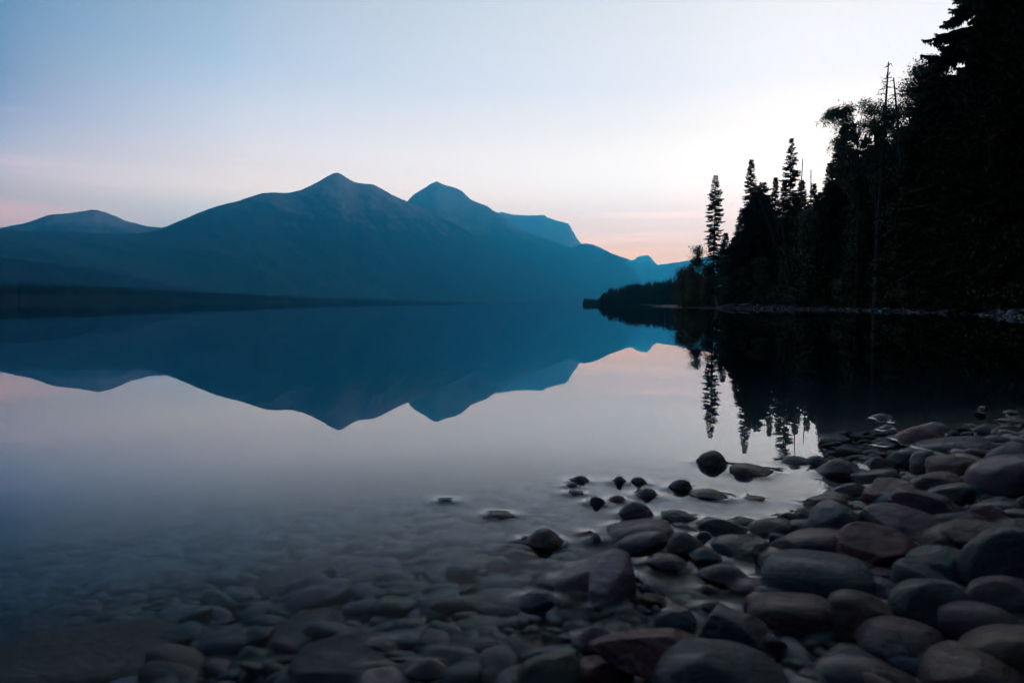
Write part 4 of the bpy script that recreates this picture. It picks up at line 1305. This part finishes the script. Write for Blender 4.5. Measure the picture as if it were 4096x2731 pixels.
def sdq(x, y):
    i, j = int(round((x + 12) / .1)), int(round((y + 1) / .1))
    return _sd[min(max(i, 0), 260), min(max(j, 0), 160)]


r_ = np.random.default_rng(77)
bed = scatter(9500, -.98, .9, .55, 7.5, lambda x, y: sdq(x, y) < -.05 and not (x > 1.0 and y > 3.3), 5, lambda y: .015 + .0045 * y)
sz = np.clip(r_.lognormal(math.log(.021), .5, len(bed)), .009, .048) * np.interp(bed[:, 1], [1, 7], [1, 1.35])
near = bed[:, 1] < 2.6
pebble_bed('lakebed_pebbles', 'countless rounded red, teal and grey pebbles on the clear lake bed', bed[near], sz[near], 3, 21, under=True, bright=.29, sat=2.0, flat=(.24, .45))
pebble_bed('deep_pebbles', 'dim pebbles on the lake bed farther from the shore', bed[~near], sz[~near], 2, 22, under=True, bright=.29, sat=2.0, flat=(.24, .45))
bea = scatter(1500, -.35, 1.1, .6, 6.5, lambda x, y: sdq(x, y) > .02, 6, lambda y: .022 + .004 * y)
sz = np.clip(r_.lognormal(math.log(.022), .6, len(bea)), .008, .055) * np.interp(bea[:, 1], [1, 6], [1, 1.5])
pebble_bed('beach_pebbles', 'small dark pebbles filling the gaps between the beach stones', bea, sz, 2, 23, sink=.5, bright=.6)


def shore_stones():
    r = np.random.default_rng(91)
    P, S = [], []
    seg = np.array(SHORE[13:25])
    for i in range(5200):
        k = r.integers(0, len(seg) - 1)
        p = seg[k] + (seg[k + 1] - seg[k]) * r.random()
        t = seg[k + 1] - seg[k]
        nrm = np.array([t[1], -t[0]]) / (np.linalg.norm(t) + 1e-9)
        q = p + nrm * (r.random() ** 1.6 * 9 - .4)
        P.append(q)
        S.append(min(.45, r.lognormal(math.log(.075), .55)))
    pebble_bed('shore_stones', 'dark cobbles strewn along the far beach below the forest', np.array(P), np.array(S), 2, 24, sink=.25, bright=1.7)


shore_stones()


# ------------------------------------------------------------------ driftwood and boulders on the far shore
def driftwood(name, label, pts, rad, branches=()):
    g = Geo()
    g.tube(pts, rad, 8)
    for b, rb in branches: g.tube(b, rb, 5)
    o0 = np.asarray(pts).mean(0)
    o = link(name, g.mesh(name, M_DRIFT if 'log' not in name else M_SNAG, True))
    tag(o, label, 'driftwood', 'driftwood on the far beach')


def shore_pt(u, dist, dz=0.0):
    x, y = at_dist(u, dist)
    return np.array([x, y, zg1(x, y) + dz])


def build_driftwood():
    a = shore_pt(1648, 101, .02)
    b = np.array([*at_dist(1640, 101.5), a[2] + 1.75])
    driftwood('driftwood_branch', 'bare pale branch sticking up at a slant from the beach tip', [a, a * .6 + b * .4 + np.array([.05, 0, .05]), a * .25 + b * .75, b], [.06, .05, .04, .015],
              [([a * .5 + b * .5, a * .5 + b * .5 + np.array([.25, 0, .25])], [.025, .01])])
    a, b = shore_pt(1648, 101, .08), shore_pt(1700, 100, .35)
    driftwood('driftwood_branch', 'long pale driftwood branch lying on the gravel beside the slanting one', [a, (a + b) / 2 + np.array([0, 0, .12]), b], [.09, .08, .03], [([(a + b) / 2, (a + b) / 2 + np.array([.5, .2, .45])], [.05, .015])])
    a, b = shore_pt(1698, 101, .12), shore_pt(1724, 100, .3)
    driftwood('driftwood_branch', 'short bleached driftwood pieces right of the long pale branch', [a, (a + b) / 2 + np.array([0, 0, .03]), b], [.12, .10, .05], [([a, a + np.array([.6, 0, .35])], [.06, .02])])
    a, b = shore_pt(1930, 92, .2), shore_pt(2040, 78, .35)
    driftwood('driftwood_branch', 'thin grey fallen branch along the foot of the bushes', [a, (a + b) / 2 + np.array([0, 0, .15]), b], [.08, .06, .02])
    a, b = shore_pt(2215, 62, .1), shore_pt(2278, 58.5, 1.05)
    driftwood('driftwood_log', 'thick dark weathered log with a raised end at the right shore', [a, a * .6 + b * .4 + np.array([0, 0, .12]), a * .3 + b * .7 + np.array([0, 0, .1]), b], [.22, .42, .5, .38],
              [([b, b + np.array([.7, -.2, .25])], [.2, .03]), ([b, b + np.array([.5, .3, -.4])], [.18, .05])])
    for u, d, s, lab in ((2245, 55.5, .6, 'blocky dark boulder under the raised log at the right shore'), (2308, 49, .55, 'low pale-topped boulder on the right shore below the log'), (2335, 46, .6, 'large dark boulder by the water at the right edge of the shore'), (2290, 52, .55, 'small dark boulder between the log and the low boulder'), (2205, 58, .5, 'small grey boulder left of the raised log'), (2180, 60, .4, 'smallest grey boulder on the right shore near the waterline')):
        p = shore_pt(u, d, s * .12)
        o = link('boulder', SHAPES['a'][(u // 7) % 10][0])
        o.matrix_world = Matrix.Translation(p) @ Matrix.Rotation(u * .7, 4, 'Z') @ Matrix.Diagonal((s, s * .75, s * .45, 1))
        o.color = (.06, .06, .066, 1)
        tag(o, lab, 'boulder', 'boulders on the right shore')


build_driftwood()


# ------------------------------------------------------------------ lake
def build_lake():
    x0, x1, y0, y1 = -1.9, 5.2, .35, 6.6
    step = .0125
    xs, ys = np.arange(x0, x1 + 1e-6, step), np.arange(y0, y1 + 1e-6, step)
    x1, y1 = xs[-1], ys[-1]
    X, Y = np.meshgrid(xs, ys, indexing='ij')
    pts = []
    fac = SPH[5][1]
    E = np.unique(np.sort(np.concatenate([fac[:, [0, 1]], fac[:, [1, 2]], fac[:, [2, 0]]]), axis=1), axis=0)
    for V in WATER_STONES:
        e = E if len(V) == len(SPH[5][0]) else BOOT[0]
        a, b = V[e[:, 0]], V[e[:, 1]]
        m = a[:, 2] * b[:, 2] < 0
        if not m.any(): continue
        t = a[m, 2] / (a[m, 2] - b[m, 2])
        pts.append(a[m] + (b[m] - a[m]) * t[:, None])
    W = np.concatenate(pts)[:, :2]
    kd = kdtree.KDTree(len(W))
    for i, p in enumerate(W): kd.insert((p[0], p[1], 0), i)
    kd.balance()
    # only look near stones
    mark = np.zeros(X.shape, bool)
    rad = 9
    gi, gj = np.round((W[:, 0] - x0) / step).astype(int), np.round((W[:, 1] - y0) / step).astype(int)
    for di in range(-rad, rad + 1):
        for dj in range(-rad, rad + 1):
            if di * di + dj * dj > rad * rad: continue
            i, j = gi + di, gj + dj
            ok = (i >= 2) & (i < X.shape[0] - 2) & (j >= 2) & (j < X.shape[1] - 2)
            mark[i[ok], j[ok]] = True
    Z = np.zeros(X.shape)
    I, J = np.nonzero(mark)
    for i, j in zip(I, J):
        d = kd.find((X[i, j], Y[i, j], 0))[2]
        if d < .10:
            q = 1 - d / .10
            Z[i, j] = .0052 * math.exp(-d / .017) * min(1, q * 2.5)
    V = np.stack([X, Y, Z], -1).reshape(-1, 3)
    F = grid_faces(len(xs), len(ys))
    B = 27500.0
    ox, oy = [-B, x0, x1, B], [-B, y0, y1, B]
    ov = np.array([(a, b, 0) for a in ox for b in oy])
    of = np.array([[i * 4 + j, (i + 1) * 4 + j, (i + 1) * 4 + j + 1, i * 4 + j + 1] for i in range(3) for j in range(3) if (i, j) != (1, 1)]) + len(V)
    o = link('lake_water', mesh_np('lake_water', np.concatenate([V, ov]), np.concatenate([F, of]), M_WATER))
    tag(o, 'glassy still lake mirroring the mountains and the pink evening sky', 'lake', kind='structure')


build_lake()


# ------------------------------------------------------------------ haze
def build_haze():
    m, nt = material('blue_haze')
    v = nt.n('ShaderNodeVolumePrincipled', {'Color': HAZE_COL, 'Density': HAZE_D, 'Anisotropy': HAZE_G})
    nt.n('ShaderNodeOutputMaterial', {'Volume': v.outputs[0]})
    bm = bmesh.new()
    bmesh.ops.create_cube(bm, size=1)
    me = bpy.data.meshes.new('haze')
    bm.to_mesh(me)
    bm.free()
    me.materials.append(m)
    o = link('haze', me)
    top, bot, half = 3300.0, -60.0, 31000.0
    o.location = (0, 0, (top + bot) / 2)
    o.scale = (half * 2, half * 2, top - bot)
    tag(o, 'thin blue evening haze filling the valley and fading the far mountains', 'haze', kind='stuff')


HAZE_COL, HAZE_D, HAZE_G = (.045, .60, 1.0, 1), 7.0e-5, .75
build_haze()


# ------------------------------------------------------------------ sky and light
def build_world():
    w = bpy.data.worlds.new('World')
    scene.world = w
    w.use_nodes = True
    nt = NT(w.node_tree)
    d = nt.n('ShaderNodeTexCoord').outputs['Generated']
    s = nt.n('ShaderNodeSeparateXYZ', {0: d})
    x, y, z = s.outputs
    el = nt.math('MULTIPLY', nt.math('ARCSINE', z), 57.29578)
    az = nt.math('MULTIPLY', nt.math('ARCTAN2', x, y), 57.29578)
    e = nt.math('DIVIDE', el, 90.0, True)

    def ramp(stops):
        return nt.ramp(e, [(p / 90, c) for p, c in stops])
    G = ramp(G_STOPS)
    L = ramp(L_STOPS)
    B = ramp([(0, (.16, .13, .16)), (12, (.15, .13, .17)), (22, (.07, .08, .12)), (40, (.03, .045, .07)), (90, (.05, .07, .10))])
    M = ramp(M_STOPS)
    a1 = nt.n('ShaderNodeMapRange', {0: az, 1: -22.3, 2: 9.9}).outputs[0]
    a0 = nt.n('ShaderNodeMapRange', {0: az, 1: -36.6, 2: -22.3}).outputs[0]
    a1, a0 = nt.math('POWER', a1, .68), nt.math('POWER', a0, .72)
    c = nt.mix(a1, nt.mix(a0, L, M), G)
    a3 = nt.n('ShaderNodeMapRange', {0: az, 1: 8.0, 2: 24.0}, interpolation_type='SMOOTHSTEP').outputs[0]
    c = nt.mix(a3, c, (1.22, 1.16, 1.1), 'MULTIPLY')
    a2 = nt.n('ShaderNodeMapRange', {0: nt.math('ABSOLUTE', nt.math('SUBTRACT', az, 5.0)), 1: 55.0, 2: 120.0}, interpolation_type='SMOOTHSTEP').outputs[0]
    c = nt.mix(a2, c, B)
    # thin peach streaks of cloud low in the sky
    v = nt.n('ShaderNodeCombineXYZ', {0: nt.math('MULTIPLY', az, .09), 1: nt.math('MULTIPLY', el, 1.6), 2: 0.0}).outputs[0]
    n = nt.noise(v, 1.0, 5, .6, .3)
    n2 = nt.noise(nt.n('ShaderNodeVectorMath', {0: v, 1: (5.2, 1.3, 0)}, operation='ADD').outputs[0], .35, 2, .5)
    mask = 0.0
    for ca, ce, sa, se, k in ((-37, 12.6, 2.4, .45, .8), (-37, 9.2, 5.0, .55, .8), (-38, 6.3, 4.5, .5, .9), (-22.5, 10.4, 2.0, .4, .35), (9, 5.6, 6.5, .75, 1.0), (9, 4.2, 7, .5, .9), (15, 9.0, 2.4, .8, .9), (12, 7.2, 6, .35, .6), (-30, 8.4, 2.0, .3, .4)):
        q = nt.math('ADD', nt.math('POWER', nt.math('ABSOLUTE', nt.math('DIVIDE', nt.math('SUBTRACT', az, ca), sa)), 2.0), nt.math('POWER', nt.math('ABSOLUTE', nt.math('DIVIDE', nt.math('SUBTRACT', el, ce), se)), 2.0))
        mask = nt.math('ADD', mask, nt.math('MULTIPLY', nt.math('EXPONENT', nt.math('MULTIPLY', q, -1.0)), k))
    st = nt.math('MULTIPLY', nt.ramp(n, [(.38, 0.0), (.62, 1.0)]), mask, True)
    c = nt.mix(nt.math('MULTIPLY', st, CLOUD), c, nt.mix(1.0, c, (1.55, 1.28, 1.15), 'MULTIPLY'))
    sky = nt.n('ShaderNodeTexSky', sky_type='NISHITA', sun_disc=False, sun_elevation=R(1.0), sun_rotation=R(24), altitude=960.0)
    b1 = nt.n('ShaderNodeBackground', {'Color': c, 'Strength': SKY})
    b2 = nt.n('ShaderNodeBackground', {'Color': sky.outputs[0], 'Strength': 0.02})
    ad = nt.n('ShaderNodeAddShader', {0: b1.outputs[0], 1: b2.outputs[0]})
    nt.n('ShaderNodeOutputWorld', {'Surface': ad.outputs[0]})
    w.cycles.sampling_method = 'MANUAL'
    w.cycles.sample_map_resolution = 1024


SKY, CLOUD = 1.0, .55
G_STOPS = [(0, (7.511, 2.961, 1.067)), (4.34, (6.531, 2.575, 0.928)), (5.57, (6.787, 3.061, 1.807)), (7.67, (4.367, 2.627, 1.894)), (9.74, (3.463, 2.472, 1.952)), (13.77, (2.184, 1.649, 1.351)), (17.0, (1.594, 1.295, 1.227)), (22.79, (1.23, 1.062, 0.999)), (38, (0.5, 0.56, 0.62)), (60, (0.16, 0.2, 0.26)), (90, (0.05, 0.07, 0.1))]
M_STOPS = [(0, (3.759, 2.493, 1.792)), (8.78, (3.269, 2.168, 1.558)), (10.46, (2.367, 1.642, 1.334)), (12.99, (1.626, 1.317, 1.266)), (16.06, (1.045, 0.987, 1.072)), (18.15, (0.778, 0.822, 0.962)), (21.59, (0.59, 0.651, 0.769)), (36, (0.22, 0.3, 0.4)), (60, (0.1, 0.14, 0.2)), (90, (0.05, 0.07, 0.1))]
L_STOPS = [(0, (6.438, 2.385, 1.205)), (5.57, (5.598, 2.074, 1.048)), (6.86, (2.6, 1.43, 0.935)), (8.56, (2.013, 1.319, 1.193)), (10.53, (1.178, 0.933, 1.0)), (12.46, (0.62, 0.574, 0.795)), (14.76, (0.366, 0.406, 0.582)), (19.11, (0.205, 0.319, 0.485)), (23, (0.12, 0.19, 0.3)), (35, (0.06, 0.09, 0.14)), (60, (0.05, 0.07, 0.1)), (90, (0.05, 0.07, 0.1))]
build_world()

scene.render.engine = 'CYCLES'
c = scene.cycles
c.use_denoising = True
c.denoising_input_passes = 'RGB'
c.use_adaptive_sampling = True
c.adaptive_threshold = .01
c.max_bounces = 6
c.diffuse_bounces = 2
c.glossy_bounces = 3
c.transmission_bounces = 4
c.transparent_max_bounces = 12
c.volume_bounces = 4
c.caustics_reflective = False
c.caustics_refractive = False
scene.view_settings.view_transform = 'Standard'
scene.view_settings.look = 'None'
scene.view_settings.exposure = 0
scene.view_settings.gamma = 1
